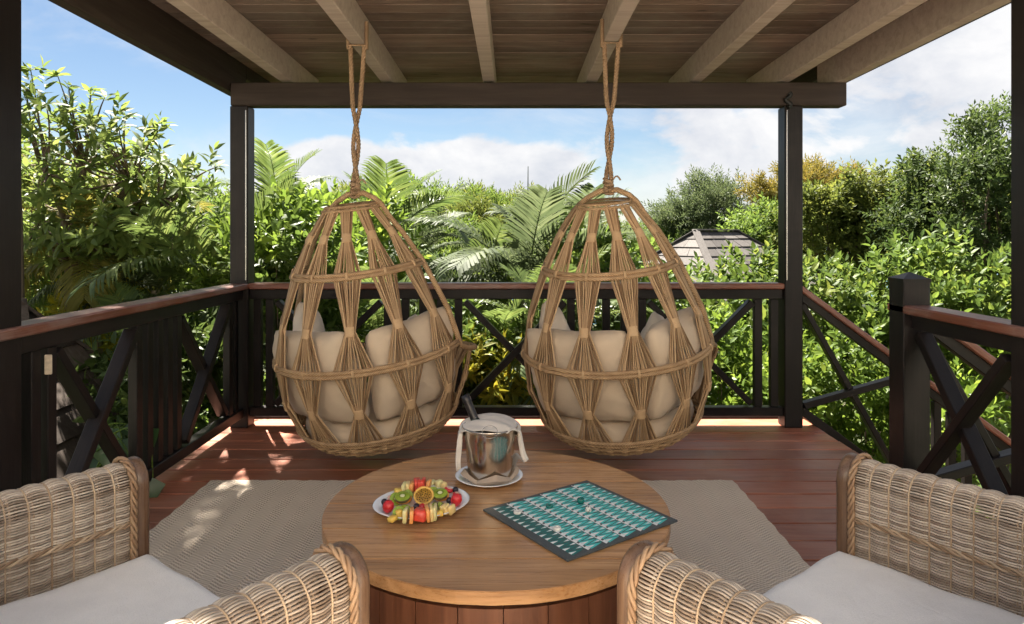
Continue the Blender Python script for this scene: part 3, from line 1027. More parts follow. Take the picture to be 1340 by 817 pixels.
def bundle(az, zt, zbm, wt, wtie, wb, ntie=0.5, n=13, rr=0.0047, zfun=None, out=0.0):
    """hourglass of taut strings between two rings; returns strings mesh builder and the tie position"""
    m = MB()
    zt_ = zt; zb_ = zbm
    zi = zt + (zbm - zt) * ntie
    rt, rb = RR(zt) + out, RR(zbm) if zfun is None else zfun
    ri = 0.5 * (RR(zi) + (rt + (rb - rt) * ntie)) + 0.004
    for k in range(n):
        u = (k / (n - 1) - 0.5)
        jit = random.uniform(-.004, .004)
        layer = 0.006 * (1 if k % 2 else -1)
        p0 = cyl(az + (u * wt + jit) / rt, rt + layer * 0.5, zt + random.uniform(-.004, .004))
        p1 = cyl(az + (u * wtie) / ri, ri + layer * 0.9 + 0.008 * (1 - (2 * u) ** 2) * (1 if k % 2 else -1), zi)
        p2 = cyl(az + (u * wb + jit) / rb, rb + layer * 0.5, zbm + random.uniform(-.004, .004))
        m.tube([p0, p0 + (p1 - p0) * 0.85, p1, p1 + (p2 - p1) * 0.15, p2], rr, 4, caps=False)
    ax = cyl(az, ri, zi)
    d = cyl(az, rb, zbm) - cyl(az, rt, zt); d /= np.linalg.norm(d)
    return m, ax, d


def build_egg(label, apex, yaw, tilt_az, tilt, ropeX, ropetop):
    t = thing('egg_chair', label, 'hanging chair', (0, 0, 0), 0, 'hanging egg chairs')
    # tilt: the open side is lifted
    od = Vector((math.sin(tilt_az), -math.cos(tilt_az), 0))
    axis = od.cross(Vector((0, 0, 1)))
    R = Matrix.Rotation(tilt, 4, axis) @ Matrix.Rotation(yaw, 4, 'Z')
    loc = Vector(apex) - (R @ Vector((0.03, 0.0, 1.563)))
    t.matrix_world = Matrix.Translation(loc) @ R
    OPEN0, OPEN1 = math.radians(80), math.radians(248)

    def ring(name, z, a0, a1, closed, r=0.0128):
        m = MB()
        for dz in (-0.0105, 0.0105):
            a = np.linspace(a0, a1, 72, endpoint=not closed)
            m.tube([cyl(x, RR(z + dz) + 0.004, z + dz) for x in a], r, 7, closed=closed)
        return m.build(name, 'wound_rope', t)
    ring('ring', ZT, 0, 2 * PI, True, 0.009)
    ring('ring', ZU, OPEN1 - 2 * PI, OPEN0, False)
    ring('ring', ZM, OPEN1 - 2 * PI, OPEN0, False)
    ring('ring', ZB, 0, 2 * PI, True, 0.012)
    # hoop round the opening
    pts = []
    top = np.array([0, 0, 1.60])
    for z in np.linspace(1.557, ZM + 0.02, 26):
        r = RR(z) if z < 1.47 else 0.175 * math.sqrt(max(0.0, (1.563 - z) / 0.093))
        pts.append(cyl(OPEN0 - 0.02, r + 0.008, z) + np.array([0.03, 0.0, 0]) * min(1, max(0, (z - 1.40) / 0.15)))
    lip = []
    for k in np.linspace(0, 1, 30):
        az = OPEN0 + (OPEN1 - OPEN0) * k
        z = ZM - 0.03 - 0.145 * math.sin(PI * k) ** 0.6
        lip.append(cyl(az, RR(z) + 0.060 * min(1.0, 3.2 * math.sin(PI * k)) + 0.008, z))
    other = []
    for z in np.linspace(ZM + 0.02, 1.557, 26):
        r = RR(z) if z < 1.47 else 0.175 * math.sqrt(max(0.0, (1.563 - z) / 0.093))
        other.append(cyl(OPEN1 + 0.02, r + 0.008, z) + np.array([0.03, 0.0, 0]) * min(1, max(0, (z - 1.40) / 0.15)))
    MB().tube(pts + lip + other, 0.0175, 8, closed=True).build('opening_hoop', 'wound_rope', t)
    # strings
    ncol = 12
    for c in range(ncol):
        az = math.radians(-150 + c * 30 + 2)
        azd = math.degrees(az)
        inside = 84 < azd % 360 < 246
        if not inside:
            levels = ((ZT, ZU, 0.072, 0.046, 0.155, 0.45), (ZU, ZM, 0.155, 0.052, 0.228, 0.57), (ZM, ZB, 0.228, 0.052, 0.215, 0.53))
        else:
            k = ((azd % 360) - 80) / 168.0
            zl = ZM - 0.03 - 0.145 * math.sin(PI * min(max(k, 0.02), 0.98)) ** 0.6
            levels = ((zl, ZB, 0.195, 0.050, 0.19, 0.5),)
        for (za, zb, wa, wtie, wb, nt_) in levels:
            m, ax, d = bundle(az, za, zb, wa, wtie, wb, nt_, 19, out=0.0 if not inside else 0.060 * min(1.0, 3.2 * math.sin(PI * min(max(k, 0.02), 0.98))))
            o = m.build('string_bundle', 'jute', t)
            # binding wound round the waist
            b_ = MB()
            pr = []
            for q in range(15):
                zz = (q / 14 - 0.5) * 0.055
                pr.append((0.0225 + 0.0022 * abs(math.sin(q * PI / 2)), zz))
            pr = [(0.012, -0.0285)] + pr + [(0.012, 0.0285)]
            b_.lathe(pr, 10)
            me = b_.mesh('binding', 'jute_tie')
            ob = link('binding', me, o)
            zax = Vector(d); rad = Vector((math.sin(az), -math.cos(az), 0)); tang = zax.cross(rad).normalized(); rad = tang.cross(zax)
            ob.matrix_local = Matrix.Translation(ax) @ Matrix((tang, rad, zax)).transposed().to_4x4() @ Matrix.Diagonal((1.22, 0.80, 1, 1))
    # lashings where the columns cross the rings
    la = MB(); la.lathe([(0.016, -0.011)] + [(0.0245 + 0.0018 * (q % 2), -0.010 + q * 0.0025) for q in range(9)] + [(0.016, 0.011)], 10)
    lme = la.mesh('lashing', 'jute_tie')
    for c in range(ncol):
        az = math.radians(-150 + c * 30 + 2)
        if 84 < math.degrees(az) % 360 < 246:
            continue
        for z in (ZM, ZU):
            o = link('lashing', lme, t)
            zax = Vector((math.cos(az), math.sin(az), 0)); rad = Vector((math.sin(az), -math.cos(az), 0)); up_ = zax.cross(rad)
            o.matrix_local = Matrix.Translation(cyl(az, RR(z) + 0.004, z)) @ Matrix((rad, up_, zax)).transposed().to_4x4() @ Matrix.Diagonal((0.72, 1.05, 0.7, 1))
    # woven base
    m = MB()
    rows = 9
    na = 132
    for k in range(rows):
        z = 0.068 + k * 0.0105
        a = np.linspace(0, 2 * PI, na, endpoint=False)
        ph = (k % 2) * PI
        rr_ = RR(z) + 0.010 * np.sin(a * 33 + ph)
        pts = np.stack([rr_ * np.sin(a), -rr_ * np.cos(a), np.full(na, z)], -1)
        m.tube(pts, 0.0078, 5, closed=True)
    for k in range(66):
        a = 2 * PI * k / 66
        m.tube([cyl(a, RR(z), z) for z in (0.066, 0.11, 0.155)], 0.004, 4, caps=False)
    m.build('woven_base', 'basket_fibre', t)
    m = MB()
    for k in range(20):
        r = 0.385 - k * 0.019
        a = np.linspace(0, 2 * PI, 72, endpoint=False)
        pts = np.stack([r * np.sin(a), -r * np.cos(a), 0.065 + 0.005 * np.sin(a * 18 + (k % 2) * PI)], -1)
        m.tube(pts, 0.0098, 4, closed=True)
    m.build('woven_bottom', 'basket_fibre', t)
    # rope: two strands, each of three plies, doubled over the rafter
    tw = t.matrix_world.inverted()
    m = MB()
    n = 150
    zs = np.linspace(apex[2] - 0.01, ropetop, n)
    for sgn in (-1, 1):
        cl = []
        for z in zs:
            f = (z - apex[2]) / (ropetop - apex[2])
            w = 0.015 + 0.028 * max(0, (f - 0.50) / 0.50) ** 0.8
            ang = sgn * 0 + (f < 0.62) * (0.62 - f) * 11
            ox = sgn * w * math.cos(ang); oy = sgn * w * math.sin(ang)
            bx_ = apex[0] + (ropeX - apex[0]) * f
            cl.append((bx_ + ox, apex[1] + oy, z))
        cl = np.array(cl)
        for ply in range(3):
            ph = ply * 2 * PI / 3
            s_ = np.arange(n) * 0.55
            off = np.stack([0.0074 * np.cos(s_ + ph), 0.0074 * np.sin(s_ + ph), np.zeros(n)], -1)
            pp = [tw @ Vector(q) for q in (cl + off)]
            m.tube([tuple(q) for q in pp], 0.0080, 5)
    ro = m.build('rope', 'hang_rope', t)
    # loop over the rafter
    m = MB()
    hw, top_ = 0.056, ropetop
    pts = [(ropeX - hw, apex[1], top_ - 0.03), (ropeX - hw, apex[1], top_ + 0.14), (ropeX + hw, apex[1], top_ + 0.14), (ropeX + hw, apex[1], top_ - 0.03)]
    pth = [tw @ Vector(q) for q in pts]
    m.tube([tuple(pth[0]), tuple(pth[1])], 0.0125, 7); m.tube([tuple(pth[2]), tuple(pth[3])], 0.0125, 7)
    zz = ropetop - 0.006
    m.tube([tuple(tw @ Vector((ropeX + x_, apex[1] - 0.012, zz))) for x_ in np.linspace(-hw, hw, 6)], 0.005, 6)
    m.build('rope_sling', 'hang_rope', ro)
    m = MB()
    for k in range(5):
        a = np.linspace(0, 2 * PI, 16, endpoint=False)
        c = Vector(apex) + Vector((random.uniform(-.004, .004), 0, -0.02 + k * 0.019))
        pts = [tuple(tw @ (c + Vector((0.026 * math.cos(x), 0.024 * math.sin(x), 0.010 * math.sin(x + k * 1.3))))) for x in a]
        m.tube(pts, 0.0085, 6, closed=True)
    m.tube([tuple(tw @ (Vector(apex) + Vector((0.02 + 0.05 * q, -0.02, 0.05 + 0.03 * math.sin(q * 3))))) for q in np.linspace(0, 1, 6)], 0.0055, 5)
    m.build('knot', 'hang_rope', ro)
    return t, R, loc


def egg_cushions(loc, R, which, side):
    """loose cushions lying in the chair: things of their own"""
    Mx = Matrix.Translation(loc) @ R

    def place(o, az, r, z, yawoff=0, lean=0.0, roll=0.0):
        c = Vector(cyl(az, r, z))
        base = Matrix.Translation(c) @ Matrix.Rotation(az + yawoff, 4, 'Z') @ Matrix.Rotation(lean, 4, 'X') @ Matrix.Rotation(roll, 4, 'Y')
        o.matrix_world = Mx @ base
    # seat pad
    m = MB()
    rs = 0.445
    pr = [(0.0, 0.265), (0.2, 0.268), (0.33, 0.262), (0.41, 0.245), (rs, 0.205), (rs + 0.005, 0.17), (rs - 0.01, 0.125), (0.39, 0.090), (0.30, 0.080), (0, 0.078)]
    m.lathe(pr[::-1], 48)
    me = m.mesh('seat_cushion', 'tan_fabric')
    o = link('seat_cushion', me); o.matrix_world = Mx
    tag(o, f'thick round tan seat cushion in the {side} hanging chair', 'cushion')
    for nm, w, h, t_, mt, az, r, z, yo, lean, roll, lab, seed in (
            ('back_pillow', 0.70, 0.58, 0.25, 'tan_fabric', math.radians(-42), 0.375, 0.535, 0.10, 0.10, -0.06, f'large tan back pillow leaning in the {side} hanging chair on its palm side', 3),
            ('back_pillow', 0.62, 0.58, 0.25, 'tan_fabric', math.radians(50), 0.385, 0.545, -0.05, 0.10, -0.02, f'large tan back pillow leaning in the {side} hanging chair beside its hoop', 5),
            ('scatter_pillow', 0.42, 0.42, 0.19, 'pale_fabric', math.radians(-88), 0.36, 0.66, 0.1, 0.12, 0.75, f'pale scatter pillow with its corner up in the {side} hanging chair', 8),
            ('scatter_pillow', 0.42, 0.42, 0.19, 'pale_fabric', math.radians(85), 0.26, 0.52, 0.3, 0.25, -0.25, f'pale scatter pillow lying against the {side} hanging chair\'s hoop side', 9)):
        o = link(nm, pillow_mesh(nm, w, h, t_, mt, seed + which))
        place(o, az, r, z, yo, lean, roll)
        tag(o, lab, 'pillow')


eggL, RL, locL = build_egg('egg-shaped jute string hanging chair beside the palms', (-0.958, 4.17, 1.695), 0.0, math.radians(138), math.radians(9), -0.945, 2.60)
egg_cushions(locL, RL, 0, 'left')
eggR, RRt, locR = build_egg('egg-shaped jute string hanging chair nearer the stairs', (0.582, 4.12, 1.712), 0.03, math.radians(145), math.radians(9.5), 0.60, 2.60)
egg_cushions(locR, RRt, 20, 'right')


# ------------------------------------------------------------------ wicker armchairs
def arm_path(t, H, zin, zout, step):
    """outline of an arm in its cross-section: up the outside, over the roll, down the inside"""
    r = t / 2
    pts = []; nrm = []
    L1 = H - r - zout; L2 = PI * r; L3 = H - r - zin
    tot = L1 + L2 + L3
    n = int(tot / step)
    for k in range(n + 1):
        s = tot * k / n
        if s < L1:
            pts.append((-r, zout + s)); nrm.append((-1, 0))
        elif s < L1 + L2:
            a = PI - (s - L1) / r
            pts.append((r * math.cos(a), H - r + r * math.sin(a))); nrm.append((math.cos(a), math.sin(a)))
        else:
            pts.append((r, H - r - (s - L1 - L2))); nrm.append((1, 0))
    return np.array(pts), np.array(nrm)


def weave(m, pts, nrm, y0, y1, p, rad=0.0031, amp=0.0078, sides=4):
    ns = max(2, int(round((y1 - y0) / p))) * 7
    y = np.linspace(y0, y1, ns + 1)
    R = len(pts)
    rs = np.random.default_rng(len(pts) + ns)
    ph = (y - y0) / p
    bul = amp * np.abs(np.sin(PI * ph)) ** 0.8
    amp_r = 1 + rs.uniform(-.12, .12, R)
    jit = rs.normal(0, 0.0002, (R, ns + 1))
    off = amp_r[:, None] * bul[None] + jit
    sl = rs.normal(0, 0.00022, (R, ns + 1))
    tan = np.stack([-nrm[:, 1], nrm[:, 0]], -1)
    a = np.arange(sides) * 2 * PI / sides + PI / 4
    ca, sa = np.cos(a) * rad, np.sin(a) * rad * 1.15
    A = pts[:, 0][:, None, None] + nrm[:, 0][:, None, None] * (off[:, :, None] + ca) + tan[:, 0][:, None, None] * (sl[:, :, None] + sa)
    Z = pts[:, 1][:, None, None] + nrm[:, 1][:, None, None] * (off[:, :, None] + ca) + tan[:, 1][:, None, None] * (sl[:, :, None] + sa)
    Y = np.broadcast_to(y[None, :, None], A.shape)
    V = np.stack([A, Y, Z], -1)
    S = ns + 1
    for r in range(R):
        i = np.arange(ns)[:, None]; j = np.arange(sides)[None]; j2 = (j + 1) % sides
        q = np.stack([i * sides + j, i * sides + j2, (i + 1) * sides + j2, (i + 1) * sides + j], -1).reshape(-1, 4)
        m.add(V[r].reshape(-1, 3), q)


def stakes(m, pts, nrm, y0, y1, p, rad=0.0030, offn=0.0035):
    k = 0
    n = int(round((y1 - y0) / p))
    pp = (y1 - y0) / n
    for i in range(1, n):
        for dy in (-0.0055, 0.0055):
            y = y0 + i * pp + dy
            q = [(a + na * (offn + 0.0016 * math.sin(j * 1.57 + i)), y, z + nz * offn) for j, ((a, z), (na, nz)) in enumerate(zip(pts, nrm))]
            m.tube(q[::2], rad, 4, caps=False)


def build_armchair(label):
    t = thing('wicker_armchair', label, 'armchair', group='wicker armchairs')
    H, TH, DEP, SEP = 0.68, 0.125, 0.86, 1.06
    p = 0.0573
    path, nrm = arm_path(TH, H, 0.10, 0.07, 0.0077)
    for sx in (-1, 1):
        flip = 1 if sx > 0 else -1
        pa = path.copy(); na = nrm.copy()
        pa[:, 0] = -pa[:, 0] * flip if sx < 0 else pa[:, 0]
        arm = MB(); weave(arm, path, nrm, -DEP / 2 + 0.06, DEP / 2 - 0.045, p)
        o = arm.build('arm', 'wicker', t)
        if sx > 0:
            o.scale = (-1, 1, 1)
        o.location = (sx * SEP / 2, 0, 0)
        st = MB(); stakes(st, path, nrm, -DEP / 2 + 0.06, DEP / 2 - 0.045, p)
        st.build('stakes', 'wicker_stake', o)
        bd = MB()     # raised band along the inside and the braid at the front
        for k in range(3):
            y = np.linspace(-DEP / 2 + 0.06, DEP / 2 - 0.05, 80)
            ph = y * 75 + k * 2 * PI / 3
            bd.tube(np.stack([TH / 2 + 0.0095 + 0.004 * np.cos(ph), y, 0.505 + 0.006 * np.sin(ph)], -1), 0.0042, 5, caps=False)
        bd.build('band', 'wicker_stake', o)
        fr = MB()
        pd, nd = arm_path(TH, H, 0.05, 0.05, 0.012)
        yA, yB = DEP / 2 - 0.044, DEP / 2 - 0.003
        ring0 = [(a + n_ * 0.014, z + k_ * 0.014) for (a, z), (n_, k_) in zip(pd, nd)]
        c = np.array([(0, 0.35)])
        rows = []
        for (yy, grow) in ((yA, -0.006), (yA + 0.008, 0.0), (yB - 0.012, 0.002), (yB - 0.003, -0.003), (yB, -0.012)):
            rows.append([(a + n_ * (0.014 + grow), yy, z + k_ * (0.014 + grow)) for (a, z), (n_, k_) in zip(pd, nd)])
        fr.grid(np.array(rows))
        last = rows[-1]; half = len(last) // 2
        lp = np.array(last[:half]); rp = np.array(last[::-1][:half])
        fr.grid(np.stack([lp, rp], 0))
        fr.build('front_post', 'chair_wood', o)
        br = MB()
        for k in range(3):
            s = np.arange(len(pd)) * 0.95
            ph = s + k * 2 * PI / 3
            q = [(a + n_ * (0.015 + 0.006 * math.cos(f)), yA - 0.012 + 0.0075 * math.sin(f), z + k_ * (0.015 + 0.006 * math.cos(f))) for (a, z), (n_, k_), f in zip(pd, nd, ph)]
            br.tube(q, 0.0056, 5, caps=False)
        br.build('braid', 'braid_cane', o)
    # back: same weave turned across
    bw = SEP - TH
    bpath, bn = arm_path(0.115, 0.80, 0.30, 0.07, 0.0085)
    bk = MB(); weave(bk, bpath, bn, -bw / 2, bw / 2, p)
    o = bk.build('back', 'wicker', t); o.rotation_euler = (0, 0, -PI / 2); o.location = (0, -DEP / 2 + 0.06, 0)
    st = MB(); stakes(st, bpath, bn, -bw / 2, bw / 2, p); st.build('stakes', 'wicker_stake', o)
    # front apron
    z = np.arange(0.08, 0.25, 0.0095)
    ap = np.stack([np.zeros(len(z)), z], -1); an = np.tile([1.0, 0.0], (len(z), 1))
    fr = MB(); weave(fr, ap, an, -bw / 2, bw / 2, p)
    o = fr.build('apron', 'wicker', t); o.rotation_euler = (0, 0, PI / 2); o.location = (0, DEP / 2 - 0.07, 0)
    for sx in (-1, 1):
        for y in (-DEP / 2 + 0.05, DEP / 2 - 0.03):
            MB().box((sx * SEP / 2, y, 0.041), (0.07, 0.05, 0.06), None, 0.006).build('foot', 'chair_wood', t, smooth=False)
    timber('seat_board', (0, -DEP / 2 + 0.12, 0.245), (0, DEP / 2 - 0.09, 0.245), bw - 0.03, 0.025, 'chair_wood', t)
    return t


def seat_cushion(label):
    """boxed cushion with rounded edges and piping"""
    W, D, TH = 0.905, 0.735, 0.145
    n = 34
    u = np.linspace(-1, 1, n)
    U, V = np.meshgrid(u, u, indexing='ij')
    def rim(x):
        return np.sign(x) * (1 - (1 - np.abs(x)) ** 1.35)
    X = rim(U) * W / 2; Y = rim(V) * D / 2
    ed = np.minimum(1 - np.abs(X) / (W / 2), 1 - np.abs(Y) / (D / 2))
    top = TH / 2 - 0.030 * np.exp(-np.maximum(ed, 0) / 0.035) + 0.018 * (1 - (X / W * 2) ** 2) * (1 - (Y / D * 2) ** 2) + 0.0025 * np.sin(X * 9 + 2 * Y) + 0.003 * np.sin(Y * 14 - X * 5) + 0.004 * np.sin(X * 23 + 6 * np.sin(Y * 5)) * np.exp(-np.maximum(ed, 0) / 0.12)
    cr = 1 - 0.015 * (np.abs(U) * np.abs(V)) ** 6
    m = MB()
    m.grid(np.stack([X * cr, Y * cr, top], -1)); m.grid(np.stack([X * cr, Y * cr, -top], -1)[:, ::-1])
    edge_i = [(i, 0) for i in range(n)] + [(n - 1, j) for j in range(1, n)] + [(i, n - 1) for i in range(n - 2, -1, -1)] + [(0, j) for j in range(n - 2, 0, -1)]
    e = np.array([(X[i, j] * cr[i, j], Y[i, j] * cr[i, j], top[i, j]) for i, j in edge_i])
    rows = []
    for f in np.linspace(1, -1, 7):
        q = e.copy(); q[:, 2] = e[:, 2] * f
        bul = 1 + 0.016 * (1 - f * f)
        q[:, :2] *= bul; rows.append(q)
    m.grid(np.stack(rows, 1), close_u=True)
    me = m.mesh('seat_cushion', 'seat_fabric')
    bm = bmesh.new(); bm.from_mesh(me); bmesh.ops.remove_doubles(bm, verts=bm.verts, dist=1e-4)
    bmesh.ops.recalc_face_normals(bm, faces=bm.faces); bm.to_mesh(me); bm.free()
    o = link('seat_cushion', me)
    tag(o, label, 'cushion')
    pp = MB()
    for sgn in (1, -1):
        q = e.copy(); q[:, 2] = sgn * (e[:, 2] + 0.001)
        pp.tube(q * np.array([1.006, 1.006, 1]), 0.0042, 5, closed=True)
    pp.build('piping', 'seat_fabric', o)
    return o


def place_chair(t, front_c, ang, dep=0.86):
    f = Vector((math.sin(ang), math.cos(ang), 0))
    c = Vector((*front_c, 0)) - f * (dep / 2)
    t.location = (c.x, c.y, 0.012)
    t.rotation_euler = (0, 0, -ang)
    return c, f


ch1 = build_armchair('pale wicker armchair with its back to the palm side railing')


def copy_tree(o, parent=None):
    c = o.copy(); COL.objects.link(c); c.parent = parent
    for k in list(o.children):
        copy_tree(k, c)
    return c


ch2 = copy_tree(ch1)
ch2['label'] = 'brown wicker armchair in front of the newel post and stairs'
for ch, fc, ang, lab in ((ch1, (-0.815, 1.965), math.radians(36.5), 'off-white seat cushion on the wicker armchair by the palm side railing'),
                         (ch2, (0.715, 1.985), math.radians(-38.5), 'off-white seat cushion on the wicker armchair by the stairs')):
    c, f = place_chair(ch, fc, ang)
    cu = seat_cushion(lab)
    cu.location = (c.x + f.x * 0.055, c.y + f.y * 0.055, 0.012 + 0.26 + 0.075)
    cu.rotation_euler = (0, 0, -ang)


# ------------------------------------------------------------------ backgammon board
def build_board():
    ang = math.radians(35.5)
    c = Vector((0.2345, 2.406, TZ + 0.001))
    t = thing('game_board', 'flat folding backgammon board printed in teal, grey and white', 'game board', c, ang)
    U, V, TH = 0.498, 0.470, 0.007
    for sx in (-1, 1):
        MB().box((sx * U / 4, 0, TH / 2), (U / 2 - 0.0012, V, TH), None, 0.0012).build('board_half', ['board_grey'], t, smooth=False)
    z = TH + 0.0004
    # print: six bands of points across each leaf pair; u is across the bands, v along them
    b0 = -U / 2 + 0.017
    bw = (U - 0.034) / 6
    nt = 15
    v0 = -V / 2 + 0.012; vw = (V - 0.024) / nt
    pr = {'ink_turquoise': MB(), 'ink_teal': MB(), 'ink_white': MB()}

    def tri(mt, p, q, r, dz=0.0):
        pr[mt].add([(p[0], p[1], z + dz), (q[0], q[1], z + dz), (r[0], r[1], z + dz)], [[0, 1, 2]])

    def quad(mt, a, b_, c_, d, dz=0.0):
        pr[mt].add([(*a, z + dz), (*b_, z + dz), (*c_, z + dz), (*d, z + dz)], [[0, 1, 2, 3]])
    for b in range(6):
        u0 = b0 + b * bw
        first = b == 0
        for k in range(nt):
            va = v0 + k * vw; vm = va + vw / 2; vb = va + vw

            def U_(f):
                return u0 + f * bw
            if not first:       # white notched strip
                quad('ink_white', (U_(0.00), va), (U_(0.185), va + vw * 0.18), (U_(0.185), va + vw * 0.84), (U_(0.00), va + vw * 0.66))
                quad('ink_white', (U_(0.00), va), (U_(0.055), va), (U_(0.055), vb), (U_(0.00), vb), 0.0002)
            mA = 'ink_teal' if first else 'ink_turquoise'
            tri(mA, (U_(0.19), va), (U_(0.19), vb), (U_(0.92), vm))
            tri('ink_white', (U_(0.19), va + vw * 0.26), (U_(0.19), va + vw * 0.74), (U_(0.55), vm), 0.0003)
            if k < nt - 1:
                tri('ink_turquoise' if not first else 'ink_teal', (U_(0.97), vm + vw * .1), (U_(0.97), vm + vw * .9), (U_(0.36), vb), 0.0001)
                tri('ink_white', (U_(0.95), vb - vw * 0.16), (U_(0.95), vb + vw * 0.16), (U_(0.66), vb), 0.0003)
                if b % 2:
                    tri('ink_teal', (U_(0.95), vm), (U_(0.95), vb), (U_(0.60), vb - vw * 0.1), 0.0002)
    for mt, mb in pr.items():
        tag(mb.build('print', mt, t, smooth=False), kind='stuff')
    m = MB().box((0, 0, TH + 0.0002), (0.0022, V, 0.0006)); m.build('fold_line', 'board_edge', t, smooth=False)


build_board()


def disc(px, py, mat, lab, z, r=0.0135, h=0.009, tilt=0.0):
    p = T(px, py, z)
    m = MB().lathe([(0, 0), (r * 0.9, 0), (r, h * 0.25), (r, h * 0.75), (r * 0.9, h), (r * 0.55, h), (r * 0.5, h * 0.8), (0, h * 0.8)], 24)
    o = m.build('game_piece', mat); o.location = p; o.rotation_euler = (tilt, tilt * 0.4, 0)
    tag(o, lab, 'game piece', 'pieces on the game board')


zb = TZ + 0.0088
disc(677, 672, 'piece_white', 'white game piece at the dark rim of the board near the fruit plate', zb)
disc(729, 693, 'piece_white', 'white game piece near the middle of the board\'s front half', zb)
disc(719, 664, 'piece_teal', 'dark teal game piece lying by the fold line', zb)
disc(760, 658, 'piece_teal', 'dark teal game pieces stacked next to the die', zb, h=0.016)
# die
m = MB().box((0, 0, 0.009), (0.018, 0.018, 0.018), None, 0.0035)
o = m.build('die', 'piece_white', None, smooth=False); o.location = T(770, 670, zb); o.rotation_euler = (0, 0, 0.5)
tag(o, 'white die with dark pips on the game board', 'die')
m = MB()
for (x, y) in ((-.0045, -.0045), (.0045, .0045), (0, 0), (-.0045, .0045), (.0045, -.0045)):
    m.lathe([(0, 0.0004), (0.0017, 0.0004), (0.0017, 0)], 8, (x, y, 0.018))
m.build('pips', 'seed', o)
m = MB()
for (y, z) in ((-.0045, .0045), (.0045, .0135), (0, .009)):
    m.box((-.0091, y, z), (0.0006, 0.003, 0.003)); m.box((y, -.0091, z), (0.003, 0.0006, 0.003))
m.build('pips', 'seed', o)


# ------------------------------------------------------------------ plates, bucket, napkin
def plate(label, c, a, b_, rot):
    pr = [(0, 0.004), (0.60, 0.004), (0.70, 0.006), (0.86, 0.0135), (0.985, 0.0195), (1.0, 0.0185), (0.99, 0.0165), (0.86, 0.0085), (0.66, 0.0), (0, 0.0)]
    m = MB().lathe([(r, z) for r, z in pr[::-1]], 64)
    o = m.build('plate', 'porcelain'); o.location = c; o.scale = (a, b_, 1.0 if a < .15 else 1.15); o.rotation_euler = (0, 0, rot)
    tag(o, label, 'plate')
    return o


FP = T(552, 659, TZ + 0.012); FP.z = TZ + 0.001
plate('white oval plate piled with cut fruit', FP, 0.178, 0.150, 0.42)
BP = T(640, 623, TZ + 0.012); BP.z = TZ + 0.001
plate('white round plate under the ice bucket', BP, 0.138, 0.138, 0)


